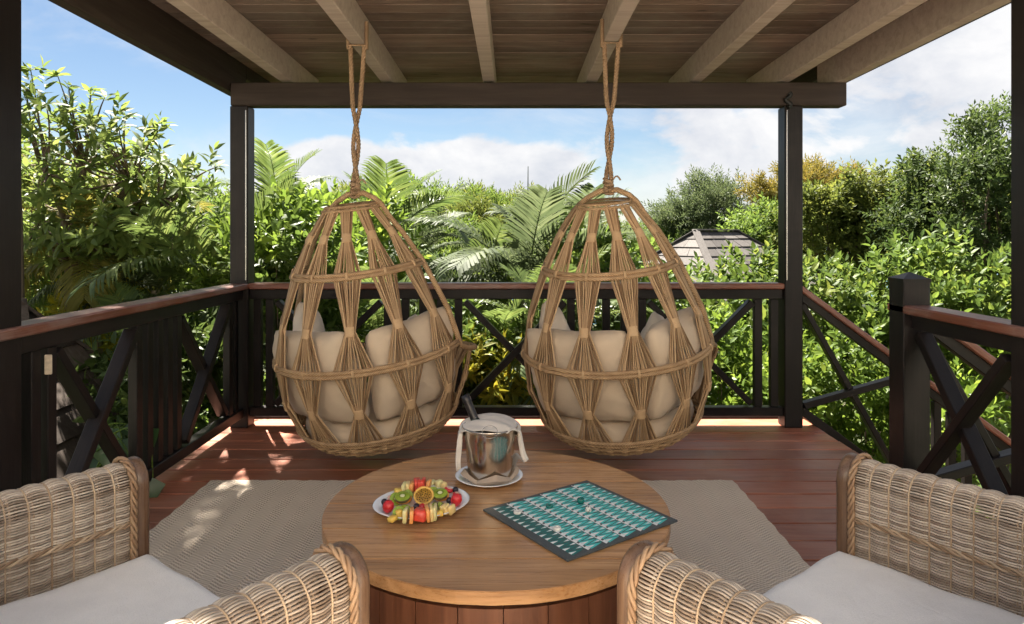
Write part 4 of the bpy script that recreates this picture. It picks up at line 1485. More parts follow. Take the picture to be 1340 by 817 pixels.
def build_bucket():
    c = Vector((BP.x + 0.004, BP.y - 0.004, TZ + 0.0065))
    t = thing('ice_bucket', 'polished steel ice bucket with a draped napkin', 'ice bucket', c)
    h = 0.212
    pr = [(0, 0.0), (0.078, 0.0), (0.086, 0.006), (0.089, 0.02), (0.103, 0.165), (0.105, h - 0.012), (0.108, h - 0.008), (0.1135, h - 0.004), (0.1145, h), (0.111, h + 0.003), (0.107, h), (0.1035, h - 0.02), (0.088, 0.03), (0.07, 0.012), (0, 0.010)]
    MB().lathe(pr, 72).build('body', 'steel', t)
    for sx in (-1, 1):
        m = MB()
        m.tube([(sx * (0.102 + 0.022 * k / 5), 0, h - 0.035) for k in range(6)], [0.011, 0.009, 0.007, 0.007, 0.010, 0.006], 10)
        a = np.linspace(0, 2 * PI, 28, endpoint=False)
        m.tube([(sx * 0.124, 0.024 * math.cos(x), h - 0.052 + 0.024 * math.sin(x)) for x in a], 0.0035, 6, closed=True)
        m.build('handle', 'steel', t)
    a = np.linspace(0, 2 * PI, 40, endpoint=False)
    m = MB(); m.tube([(0.003 + 0.030 * math.cos(x), -0.112 + 0.01 * math.sin(x), h + 0.006 + 0.022 * math.sin(x)) for x in a], 0.0011, 5, closed=True)
    m.build('wire_ring', 'steel_wire', t)
    # bottle leaning in the bucket
    top = Vector((-0.105, 0.045, 0.325)); base = Vector((0.015, -0.01, 0.05))
    d = (top - base).normalized(); ln = (top - base).length
    prof = [(0, 0), (0.036, 0.0), (0.040, 0.01), (0.040, 0.12), (0.036, 0.15), (0.022, 0.185), (0.0165, 0.205)]
    m = MB().lathe(prof, 28)
    bt = m.build('wine_bottle', 'bottle_glass')
    tag(bt, 'dark wine bottle with foil neck leaning in the ice bucket', 'bottle')
    m = MB().lathe([(0.0172, 0.200), (0.0172, ln - 0.03), (0.0185, ln - 0.027), (0.0185, ln - 0.012), (0.017, ln - 0.01), (0.017, ln), (0, ln + 0.001)], 24)
    m.build('foil', 'foil', bt)
    bt.matrix_world = Matrix.Translation(c + base) @ d.to_track_quat('Z', 'Y').to_matrix().to_4x4()
    # draped napkin: wide over the rim, twisted tails hanging both sides
    n, k = 90, 15
    ctrl = np.array([(-0.124, -0.050, 0.052), (-0.126, -0.046, 0.095), (-0.120, -0.03, 0.15), (-0.1195, -0.012, 0.188), (-0.108, 0.0, 0.214), (-0.06, 0.012, 0.232), (0, 0.016, 0.236),
                     (0.06, 0.012, 0.231), (0.106, 0.002, 0.214), (0.119, -0.012, 0.188), (0.124, -0.03, 0.15), (0.132, -0.045, 0.115), (0.147, -0.056, 0.088)])
    cu = np.linspace(0, 1, len(ctrl)); uu = np.linspace(0, 1, n)
    path = np.stack([np.interp(uu, cu, ctrl[:, i]) for i in range(3)], -1)
    for _ in range(6):
        path[1:-1] = 0.25 * path[:-2] + 0.5 * path[1:-1] + 0.25 * path[2:]
    w = np.interp(uu, [0, 0.03, 0.10, 0.26, 0.34, 0.5, 0.66, 0.74, 0.9, 0.97, 1], [0.022, 0.030, 0.020, 0.026, 0.09, 0.105, 0.10, 0.03, 0.018, 0.022, 0.016])
    tang = np.gradient(path, axis=0); tang /= np.linalg.norm(tang, axis=1)[:, None]
    acr = np.array([0, 1.0, 0]) - tang * tang[:, 1:2]; acr /= np.linalg.norm(acr, axis=1)[:, None]
    nor = np.cross(tang, acr); nor *= np.sign(nor[:, 2:3] + 0.001 * 1) if False else 1
    vv = np.linspace(-1, 1, k)
    G = np.zeros((n, k, 3))
    for i in range(n):
        tailness = max(0, 1 - w[i] / 0.06)
        for j, v in enumerate(vv):
            fold = 0.010 * math.sin(3.1 * v * 2 + uu[i] * 9) * (0.4 + tailness) + 0.004 * math.sin(9 * v + uu[i] * 23)
            droop = -0.055 * (abs(v) ** 2.2) * (1 - tailness) * (1.0 if v < 0 else 0.25)
            pos = path[i] + acr[i] * v * w[i] * (1 - 0.3 * tailness) + nor[i] * (fold * 0.8)
            pos[2] += droop * 0.35
            G[i, j] = pos
    m = MB(); m.grid(G)
    nk = m.build('napkin', 'napkin_fabric'); nk.location = c
    sd = nk.modifiers.new('thick', 'SOLIDIFY'); sd.thickness = 0.0045; sd.offset = 0
    sb = nk.modifiers.new('sub', 'SUBSURF'); sb.levels = 1; sb.render_levels = 1
    tag(nk, 'pale linen napkin draped over the ice bucket with hanging tails', 'napkin')
    # napkin folded round the foot of the bucket
    pts = []
    for kx in range(48):
        a = 2 * PI * kx / 48
        tri = abs(((kx / 12.0) % 1) - 0.5) * 2
        pts.append([(0.080 * math.cos(a), 0.080 * math.sin(a), 0.010), ((0.094 + 0.012 * tri) * math.cos(a), (0.094 + 0.012 * tri) * math.sin(a), 0.016 + 0.030 * tri),
                    ((0.101 + 0.020 * tri) * math.cos(a), (0.101 + 0.020 * tri) * math.sin(a), 0.010 + 0.018 * tri), ((0.088 + 0.012 * (1 - tri)) * math.cos(a), (0.088 + 0.012 * (1 - tri)) * math.sin(a), 0.003)])
    m = MB(); m.grid(np.array(pts), close_u=True)
    fn = m.build('napkin', 'napkin_brown', None, smooth=False); fn.location = c; fn.rotation_euler = (0, 0, 0.25)
    sd = fn.modifiers.new('thick', 'SOLIDIFY'); sd.thickness = 0.003; sd.offset = 0
    tag(fn, 'brown napkin folded in points round the foot of the ice bucket', 'napkin')
    m = MB(); m.grid(np.array([[(0.09 + 0.045 * u, 0.01 + 0.04 * v + 0.01 * math.sin(5 * u), 0.012 + 0.062 * math.sin(u * 2.2) + 0.006 * math.sin(7 * v + 4 * u)) for v in np.linspace(-1, 1, 9)] for u in np.linspace(0, 1, 9)]))
    f2 = m.build('napkin_corner', 'napkin_fabric', fn)
    return t


build_bucket()

# ------------------------------------------------------------------ fruit
FZ = TZ + 0.0145


def fruit_box(name, px, py, size, mat, label, rz=0.42, z=FZ, tilt=0.0, cat='fruit'):
    p = T(px, py, z)
    o = MB().box((0, 0, size[2] / 2), size, None, min(size) * 0.18).build(name, mat)
    o.location = p; o.rotation_euler = (tilt + random.uniform(-.10, .10), random.uniform(-.12, .12), rz + random.uniform(-.22, .22))
    tag(o, label, cat, 'cut fruit on the plate')
    return o


def berry(name, px, py, r, mat, label, z=FZ, squash=1.15, bumps=True, cap=False, rx=0.0):
    p = T(px, py, z)
    n1, n2 = 20, 14
    pts = np.zeros((n1, n2, 3))
    for i in range(n1):
        a = 2 * PI * i / n1
        for j in range(n2):
            b_ = PI * j / (n2 - 1)
            k = r * (1 + (0.07 * math.sin(6 * a + (j % 2) * 3.1) * math.sin(b_ * 6) if bumps else 0))
            taper = 1 - 0.28 * (1 - math.cos(b_)) / 2 if cap else 1
            pts[i, j] = (k * taper * math.sin(b_) * math.cos(a), k * taper * math.sin(b_) * math.sin(a), k * squash * math.cos(b_))
    m = MB(); m.grid(pts, close_u=True)
    o = m.build(name, mat); o.location = p + Vector((0, 0, r * squash * 0.95)); o.rotation_euler = (rx, 0.3, 0)
    tag(o, label, 'fruit', 'cut fruit on the plate')
    return o


def wheel(name, px, py, r, h, mats, label, z=FZ, rot=(0, 0, 0), core=True, seeds=14):
    """round cut fruit: skin, flesh face, core and seeds"""
    p = T(px, py, z)
    skin, flesh, corem = mats
    m = MB().lathe([(0, 0), (r * 0.72, 0), (r * 0.96, h * 0.35), (r, h * 0.8), (r * 0.985, h)], 28)
    o = m.build(name, skin); o.location = p; o.rotation_euler = rot
    tag(o, label, 'fruit', 'cut fruit on the plate')
    MB().lathe([(r * 0.985, h), (r * 0.9, h + 0.0012), (0.25 * r, h + 0.0018), (0, h + 0.0018)], 28).build('flesh', flesh, o)
    if core:
        MB().lathe([(0.30 * r, h + 0.0019), (0.24 * r, h + 0.0026), (0, h + 0.0028)], 18).build('core', corem, o)
        m = MB()
        for k in range(seeds):
            a = 2 * PI * k / seeds
            m.box((0.42 * r * math.cos(a), 0.42 * r * math.sin(a), h + 0.0022), (0.0028, 0.0014, 0.0014), Matrix.Rotation(a, 3, 'Z'), 0)
        m.build('seeds', 'seed', o, smooth=False)
    return o


def build_fruit():
    fb = fruit_box
    # front fan
    fb('melon_slice', 531, 682, (0.013, 0.050, 0.042), 'melon_pale', 'pale green melon stick at the near left of the watermelon block', 0.05)
    fb('melon_slice', 538, 683, (0.013, 0.050, 0.043), 'melon_orange', 'orange melon stick touching the watermelon block', 0.05)
    fb('watermelon_block', 549, 681, (0.046, 0.045, 0.038), 'melon_red', 'red watermelon block at the front of the plate', 0.05)
    fb('melon_slice', 560, 680, (0.012, 0.052, 0.045), 'melon_orange', 'orange melon stick on the board side of the watermelon block', 0.08)
    fb('melon_slice', 565, 679, (0.011, 0.050, 0.044), 'melon_yellow', 'yellow melon stick, second from the watermelon block', 0.08)
    fb('melon_slice', 570, 678, (0.011, 0.048, 0.043), 'melon_pale', 'pale melon stick at the end of the front fan', 0.08)
    # back fan
    for k, (px, mt, lab) in enumerate(((528, 'melon_pale', 'pale melon stick at the outer end of the rear fan'), (533.5, 'melon_yellow', 'yellow melon stick, second of the rear fan'), (538.5, 'melon_orange', 'orange melon stick beside the rear watermelon'))):
        fb('melon_slice', px, 646 - 0.4 * k, (0.014, 0.045, 0.040), mt, lab, 0.1)
    for k, px in enumerate((544.5, 549.5, 554.5)):
        fb('watermelon_slice', px, 643.5 - 0.3 * k, (0.014, 0.045, 0.047), 'melon_red', ('first', 'middle', 'last')[k] + ' of three red watermelon sticks in the rear fan', 0.1)
    fb('melon_slice', 560, 642.5, (0.012, 0.045, 0.040), 'melon_orange', 'orange melon stick closing the rear fan', 0.1)
    fb('melon_chunk', 566, 636, (0.028, 0.026, 0.022), 'melon_pale', 'pale green melon chunk at the far rim of the plate', 0.5)
    fb('pineapple_chunk', 575, 638, (0.028, 0.026, 0.028), 'melon_pale', 'pale pineapple chunk at the far rim near the bucket', 0.7)
    fb('pineapple_chunk', 581, 640, (0.022, 0.026, 0.026), 'melon_yellow', 'yellow pineapple chunk at the far rim near the bucket', 0.4)
    fb('pineapple_chunk', 521, 648, (0.030, 0.030, 0.024), 'pineapple_flesh', 'pineapple chunk behind the kiwi half at the rim', 0.3)
    # near corners
    fb('pineapple_chunk', 514, 682, (0.032, 0.024, 0.017), 'pineapple_flesh', 'low pineapple chunk at the front rim below the strawberry', 0.9)
    fb('pineapple_chunk', 523, 677, (0.024, 0.022, 0.026), 'pineapple_flesh', 'upright pineapple chunk beside the pale melon stick', 0.4)
    fb('pineapple_wedge', 576, 675, (0.022, 0.026, 0.018), 'pineapple_flesh', 'low pineapple wedge beside the end of the front fan', 0.3)
    for k, (px, py) in enumerate(((580, 671), (586, 671), (592, 672))):
        fb('pineapple_wedge', px, py, (0.013, 0.030, 0.030), 'melon_yellow', ('first', 'second', 'third')[k] + ' of three leaning yellow wedges at the right of the plate', -0.5, tilt=0.25)
    # kiwis on orange rounds
    for (px, py, w) in ((528, 657, 'left of'), (577, 653, 'right of')):
        wheel('orange_round', px, py, 0.031, 0.017, ('orange_peel', 'orange_flesh', 'kiwi_core'), f'orange round under the kiwi half {w} the passion fruit', core=False)
        wheel('kiwi_half', px - 1, py - 3.0, 0.028, 0.016, ('kiwi_skin', 'kiwi_flesh', 'kiwi_core'), f'kiwi half on an orange round {w} the passion fruit', z=FZ + 0.0185, rot=(0.30, 0, 0))
    # kiwi slices
    for k, (px, py, lab, tl) in enumerate(((534, 650, 'kiwi slice leaning behind the kiwi half near the rear fan', 1.1), (567, 646, 'kiwi slice leaning behind the passion fruit', 1.0), (530, 670, 'kiwi slice at the foot of the passion fruit towards the strawberry', 0.5),
                                           (522, 672, 'kiwi slice next to the strawberry', 0.9), (517, 654, 'kiwi slice at the rim beside the blueberry', 0.9), (571, 667, 'kiwi slice behind the front fan', 0.6), (577, 666, 'pale kiwi wedge behind the three yellow wedges', 0.7))):
        wheel('kiwi_slice', px, py, 0.024, 0.008, ('kiwi_skin', 'kiwi_flesh', 'kiwi_core'), lab, rot=(tl, 0.1 * k, 0.2 * k - 0.4), z=FZ + 0.010)
    # passion fruit
    r = 0.037
    p = T(555, 655, FZ + 0.006)
    m = MB().lathe([(0, 0), (r * 0.55, 0.003), (r * 0.9, 0.017), (r, 0.031), (r * 0.97, 0.034), (r * 0.86, 0.034), (r * 0.80, 0.029)], 36)
    o = m.build('passion_fruit_half', 'passion_rind'); o.location = p; o.rotation_euler = (0.62, 0, 0.05)
    tag(o, 'halved passion fruit at the centre of the plate', 'fruit', 'cut fruit on the plate')
    MB().lathe([(r * 0.82, 0.030), (r * 0.6, 0.031), (0, 0.032)], 30).build('pulp', 'passion_pulp', o)
    m = MB()
    for k in range(34):
        q = r * 0.74 * math.sqrt((k + 0.5) / 34); a = k * 2.4
        m.lathe([(0.0001, -0.0012), (0.0022, 0), (0.0001, 0.0015)], 7, (q * math.cos(a), q * math.sin(a), 0.0325))
    m.build('seeds', 'seed', o)
    # berries
    berry('strawberry', 508, 673, 0.023, 'berry_red', 'whole red strawberry at the plate rim on the chair side', cap=True, rx=0.5)
    berry('strawberry', 597, 664, 0.023, 'berry_red', 'whole red strawberry at the plate rim towards the game board', cap=True, rx=0.4)
    for k, (px, py, lab) in enumerate(((598, 652, 'cut strawberry half lying at the rim near the ice bucket'), (587, 645, 'cut strawberry half beside the blueberry near the ice bucket'))):
        o = berry('strawberry_half', px, py, 0.020, 'berry_red', lab, bumps=False, squash=0.55, cap=True)
        MB().lathe([(0, 0.0112), (0.008, 0.0108), (0.011, 0.009)], 14).build('pale_heart', 'berry_pale', o)
    for px, py, lab in ((503, 661, 'dark berry behind the strawberry on the chair side'), (596, 645, 'dark berry at the rim near the ice bucket'), (588, 659, 'dark berry between strawberry and orange round'), (545, 667, 'dark berry at the foot of the passion fruit')):
        berry('blackberry', px, py, 0.0115, 'berry_black', lab, squash=1.0)
    berry('raspberry', 552.5, 668, 0.0115, 'berry_red', 'small raspberry between passion fruit and watermelon block', squash=1.1)
    berry('cape_gooseberry', 511, 656, 0.012, 'berry_pale', 'pale pink berry half at the rim beside the dark berry', squash=0.9, bumps=False)


build_fruit()

# a thin black cable lying on the deck by the bucket
m = MB(); m.tube([(-0.42 + 0.03 * k + 0.04 * math.sin(k * 1.7), 3.62 + 0.05 * math.cos(k * 1.3), 0.006 + 0.02 * abs(math.sin(k * 0.9))) for k in np.linspace(0, 9, 60)], 0.0035, 5)
o = m.build('cable', 'cable'); tag(o, 'loose thin black cable curled on the deck behind the table', 'cable')

# ================================================================== PLANTS
def leaf_tpl(w=0.28, droop=0.15, fold=0.12, kind='lance'):
    """one leaf along +x, length 1, lying flat with normal +z"""
    if kind == 'rhomb':
        v = np.array([(0, 0, 0), (0.5, w, fold * w), (1, 0, -droop), (0.5, -w, fold * w)])
        f = np.array([[0, 2, 1], [0, 3, 2]])
        return v, f
    xs = (0.0, 0.28, 0.62, 1.0)
    ws = {'lance': (0, 0.9, 0.8, 0), 'oval': (0, 1.0, 0.92, 0), 'heart': (0.0, 1.25, 0.75, 0)}[kind]
    zz = [-droop * x * x for x in xs]
    v = [(x, 0, z) for x, z in zip(xs, zz)]
    for sg in (1, -1):
        for k in (1, 2):
            v.append((xs[k] - (0.05 if kind == 'heart' and k == 1 else 0), sg * w * ws[k], zz[k] + fold * w))
    f = np.array([[0, 1, 4], [1, 2, 5], [1, 5, 4], [2, 3, 5], [0, 6, 1], [1, 7, 2], [1, 6, 7], [2, 7, 3]])
    return np.array(v), f


def frames(dirs, ups):
    x = dirs / (np.linalg.norm(dirs, axis=1)[:, None] + 1e-9)
    y = np.cross(ups, x); y /= np.linalg.norm(y, axis=1)[:, None] + 1e-9
    z = np.cross(x, y)
    return np.stack([x, y, z], -1)      # columns


def scatter(m, tpl, pos, dirs, ups, scale, mi=0):
    v, f = tpl
    F = frames(dirs, ups)
    V = pos[:, None] + np.einsum('nij,kj->nki', F, v) * scale[:, None, None]
    n, k = len(pos), len(v)
    idx = (np.arange(n) * k)[:, None, None] + f[None]
    m.add(V.reshape(-1, 3), idx.reshape(-1, f.shape[1]), mi)


def merge_tpl(parts):
    """list of (tpl, pos, dir, up, scale) -> one template"""
    m = MB()
    for tpl, p, d, u, s in parts:
        scatter(m, tpl, np.array([p], float), np.array([d], float), np.array([u], float), np.array([s], float))
    return np.concatenate(m.v), np.concatenate(m.f)


def sprig_tpl(n, leaf, length=1.0, spread=1.0, seed=0, leaf_len=0.42, up=0.6):
    """shoot along +x with leaves in a spiral"""
    rs = np.random.default_rng(seed)
    parts = []
    for k in range(n):
        a = k * 2.4 + rs.uniform(-.3, .3)
        x = length * (0.12 + 0.88 * k / n)
        r = np.array([0, math.cos(a), math.sin(a)])
        d = r * spread + np.array([up + 0.5 * (k / n), 0, 0]) + rs.normal(0, .12, 3)
        u = np.array([1.0, 0, 0]) - 0.3 * r + rs.normal(0, .15, 3)
        parts.append((leaf, (x, 0, 0), d, u, leaf_len * rs.uniform(0.75, 1.15) * (1 - 0.25 * k / n)))
    parts.append((leaf, (length, 0, 0), (1, 0.1, 0.1), (0, 0, 1), leaf_len * 0.7))
    return merge_tpl(parts)


def whorl_tpl(n, leaf, seed=0, droop=0.35, leaf_len=1.0):
    """tuft of long leaves spreading and hanging from a twig tip; +x is the twig direction"""
    rs = np.random.default_rng(seed)
    parts = []
    for k in range(n):
        a = 2 * PI * k / n + rs.uniform(-.25, .25)
        r = np.array([0, math.cos(a), math.sin(a)])
        d = r + np.array([rs.uniform(0.0, 0.7), 0, -droop * rs.uniform(0.4, 1.4)])
        parts.append((leaf, (rs.uniform(-.15, .1), 0, 0), d, np.array([1.0, 0, 0.5]) + rs.normal(0, .2, 3), leaf_len * rs.uniform(0.7, 1.1)))
    return merge_tpl(parts)


LANCE = leaf_tpl(0.17, 0.22, 0.25, 'lance')
OVAL = leaf_tpl(0.25, 0.15, 0.25, 'oval')
HEART = leaf_tpl(0.36, 0.2, 0.2, 'heart')
RHOMB = leaf_tpl(0.24, 0.1, 0.3, 'rhomb')
RTHIN = leaf_tpl(0.13, 0.1, 0.3, 'rhomb')
SPRIGS = [sprig_tpl(8, OVAL, 1.0, 1.0, s, 0.46, 0.7) for s in range(4)]
LSPRIGS = [sprig_tpl(9, LANCE, 1.0, 1.0, s + 9, 0.62, 0.6) for s in range(4)]
WHORLS = [whorl_tpl(9, LANCE, s) for s in range(4)]
TUFTS = [sprig_tpl(9, RHOMB, 1.0, 1.0, s + 20, 0.46, 0.4) for s in range(4)]
FINE = [sprig_tpl(14, RTHIN, 1.0, 0.9, s + 30, 0.36, 0.5) for s in range(4)]


def crown_points(n, c, rad, seed, lumps=14, fill=0.3, lump_r=0.34, low=-0.55, shell=0.62):
    """points in uneven lumps spread over an ellipsoid, with outward directions"""
    rs = np.random.default_rng(seed)
    d = rs.normal(0, 1, (lumps * 3, 3)); d /= np.linalg.norm(d, axis=1)[:, None]
    d = d[d[:, 2] > low][:lumps]
    lc = d * rs.uniform(shell * 0.85, 1.10, (len(d), 1))
    lr = lump_r * rs.uniform(0.6, 1.25, len(d))
    k = rs.integers(0, len(d), int(n * (1 - fill)))
    q = rs.normal(0, 1, (len(k), 3)); q /= np.linalg.norm(q, axis=1)[:, None]
    rr = rs.uniform(0.25, 1.0, len(k)) ** 0.45
    p1 = lc[k] + q * (lr[k] * rr)[:, None]
    o1 = q * 0.8 + d[k] * 0.5
    nf = n - len(k)
    q2 = rs.normal(0, 1, (nf, 3)); q2 /= np.linalg.norm(q2, axis=1)[:, None]
    p2 = q2 * (rs.uniform(0.05, 1, nf) ** 0.5 * 0.9)[:, None]
    p = np.concatenate([p1, p2]); o = np.concatenate([o1, q2])
    return p * np.array(rad) + np.array(c), o, lc * np.array(rad) + np.array(c)


def foliage_mesh(name, n, rad, tpls, size, mat, seed, upward=0.5, lumps=14, fill=0.3, lump_r=0.34, low=-0.55, jitter=0.5, shell=0.62, svar=0.35):
    rs = np.random.default_rng(seed + 5)
    pos, out, lc = crown_points(n, (0, 0, 0), rad, seed, lumps, fill, lump_r, low, shell)
    m = MB()
    which = rs.integers(0, len(tpls), n)
    d = out + np.array([0, 0, upward]) + rs.normal(0, jitter, (n, 3))
    u = rs.normal(0, 1, (n, 3)) * 0.5 + np.array([0, 0, 1.0])
    s = size * rs.uniform(1 - svar, 1 + svar, n)
    for k in range(len(tpls)):
        w = which == k
        if w.any():
            scatter(m, tpls[k], pos[w], d[w], u[w], s[w])
    return m.mesh(name, mat, smooth=False), lc


def limbs_mesh(name, base, tips, mat, r0=0.09, seed=0, fork=0.45):
    """trunk from base up to a fork, then tapering limbs to the tips"""
    rs = np.random.default_rng(seed)
    base = np.array(base, float)
    c = tips.mean(0)
    f = base + (c - base) * fork
    f[:2] = base[:2] + (c[:2] - base[:2]) * fork * 0.8
    m = MB()
    k = np.linspace(0, 1, 8)[:, None]
    bend = np.sin(k * PI) * rs.normal(0, 0.06, 3)[None] * np.linalg.norm(f - base)
    m.tube(base + (f - base) * k + bend, np.linspace(r0 * 1.25, r0 * 0.8, 8), 8)
    for t in tips:
        mid = (f + t) / 2 + rs.normal(0, 0.08, 3) * np.linalg.norm(t - f)
        kk = np.linspace(0, 1, 7)[:, None]
        q = f * (1 - kk) ** 2 + 2 * mid * kk * (1 - kk) + t * kk ** 2
        m.tube(q, np.linspace(r0 * 0.55, r0 * 0.08, 7), 5)
    return m.mesh(name, mat)


def tree(name, label, cat, c, rad, n, tpls, size, mat, seed, ground=None, r0=0.10, group=None, bark='bark', fork=0.45, **kw):
    """tree or shrub: crown centre c, crown half-sizes rad"""
    c = Vector(c)
    gz = ground_z(c.x, c.y) if ground is None else ground
    t = thing(name, label, cat, (c.x, c.y, gz), 0, group)
    me, lc = foliage_mesh('crown', n, rad, tpls, size, mat, seed, **kw)
    o = link('crown', me, t); o.location = (0, 0, c.z - gz)
    tips = lc + np.array([0, 0, c.z - gz])
    link('trunk', limbs_mesh('trunk', (0, 0, -0.2), tips, bark, r0, seed, fork), t)
    return t


def tree_copy(src, label, c, src_c, scale=1.0, rz=0.0):
    t = src.copy(); COL.objects.link(t)
    t['label'] = label
    for ch in list(src.children):
        cc = ch.copy(); COL.objects.link(cc); cc.parent = t
    h = src_c[2] - src.location.z
    t.location = (c[0], c[1], c[2] - h * scale)
    t.scale = (scale,) * 3; t.rotation_euler = (0, 0, rz)
    return t


# ------------------------------------------------------------------ palms
def frond_mesh(name, length, n, leaf_len, mat, arch=0.9, droop=0.5, seed=0, vee=0.5, wid=0.022):
    """feather frond: rachis arching along +x, leaflets either side"""
    rs = np.random.default_rng(seed)
    m = MB()
    k = np.linspace(0, 1, 22)
    ang = 0.95 - arch * 1.9 * k ** 1.25
    dx = np.cos(ang); dz = np.sin(ang)
    seg = length / 21
    x = np.concatenate([[0], np.cumsum(dx[:-1] * seg)]); z = np.concatenate([[0], np.cumsum(dz[:-1] * seg)])
    rach = np.stack([x, np.zeros(22), z], -1)
    m.tube(rach, np.linspace(0.020, 0.003, 22) * (length / 2.2), 5, caps=False)
    tt = np.linspace(0.14, 0.985, n)
    for sg in (1, -1):
        for i, t in enumerate(tt):
            t_ = t + rs.uniform(-.004, .004)
            p = np.array([np.interp(t_, k, rach[:, j]) for j in range(3)])
            a = np.interp(t_, k, ang)
            tan = np.array([math.cos(a), 0, math.sin(a)]); nor = np.array([-math.sin(a), 0, math.cos(a)])
            L_ = leaf_len * (0.45 + 0.75 * math.sin(PI * min(1, 0.16 + t_ * 0.82))) * rs.uniform(0.9, 1.08)
            d = np.array([0, sg, 0]) * 1.0 + tan * (0.45 + 0.6 * t_) + nor * vee * (1 - 0.5 * t_) + rs.normal(0, 0.05, 3)
            d /= np.linalg.norm(d)
            w = wid * (length / 2.2) * rs.uniform(0.85, 1.15)
            side = np.cross(d, nor); side /= np.linalg.norm(side)
            q0 = p; q1 = p + d * L_ * 0.4 + np.array([0, 0, -0.03]) * L_; q2 = p + d * L_ * 0.75 + np.array([0, 0, -droop * 0.28]) * L_; q3 = p + d * L_ * 0.95 + np.array([0, 0, -droop * 0.62]) * L_
            v = [q0 - side * w * .35, q0 + side * w * .35, q1 - side * w, q1 + side * w, q2 - side * w * .75, q2 + side * w * .75, q3]
            m.add(v, [[0, 1, 3, 2], [2, 3, 5, 4]])
            m.f.append(np.array([[4, 5, 6]]) + m.n - 7); m.mi.append(np.zeros(1, dtype=np.int32))
    return m.mesh(name, mat, smooth=False)


FR = {}
for mt in ('palm_leaf', 'palm_pale', 'palm_yellow'):
    FR[mt] = [frond_mesh('frond', 2.0, 46, 0.62, mt, a, d, s, vee) for s, (a, d, vee) in enumerate(((0.55, 0.5, 0.55), (0.8, 0.7, 0.4), (0.95, 0.95, 0.25), (0.42, 0.35, 0.7)))]


def palm(label, crown, n, size, mat, seed, stems=1, group=None, spear=0, tilt0=0.0):
    """clump palm: each frond is a part of its own; crown is where the fronds leave the stem"""
    rs = random.Random(seed)
    c = Vector(crown); gz = ground_z(c.x, c.y)
    t = thing('palm', label, 'palm', (c.x, c.y, gz), 0, group)
    m = MB()
    h = c.z - gz
    m.tube([(0.04 * math.sin(k * 2.2 + seed), 0.03 * math.cos(k * 1.7), h * k - 0.1 * (1 - k)) for k in np.linspace(0, 1, 10)], np.linspace(0.10, 0.06, 10) * (0.6 + size * 0.3), 9)
    m.build('trunk', 'palm_bark', t)
    for i in range(n):
        a = i * 2.399 + rs.uniform(-.25, .25)
        f = i / max(1, n - 1)
        me = FR[mat][(3, 0, 1, 2)[min(3, int(f * 4))]]
        o = link('frond', me, t)
        pitch = 0.35 - 0.95 * f + rs.uniform(-.15, .15)       # upright at the centre, hanging outside
        o.rotation_euler = Euler((rs.uniform(-.35, .35), -pitch, a), 'XYZ')
        o.location = (0.03 * math.cos(a), 0.03 * math.sin(a), h - 0.15 * f)
        s = size * rs.uniform(0.82, 1.12)
        o.scale = (s, s, s)
    if spear:
        m = MB(); m.tube([(0.01 * k, 0, h + spear * k) for k in np.linspace(0, 1, 8)], np.linspace(0.022, 0.004, 8), 5)
        m.build('spear_leaf', mat, t)
    return t


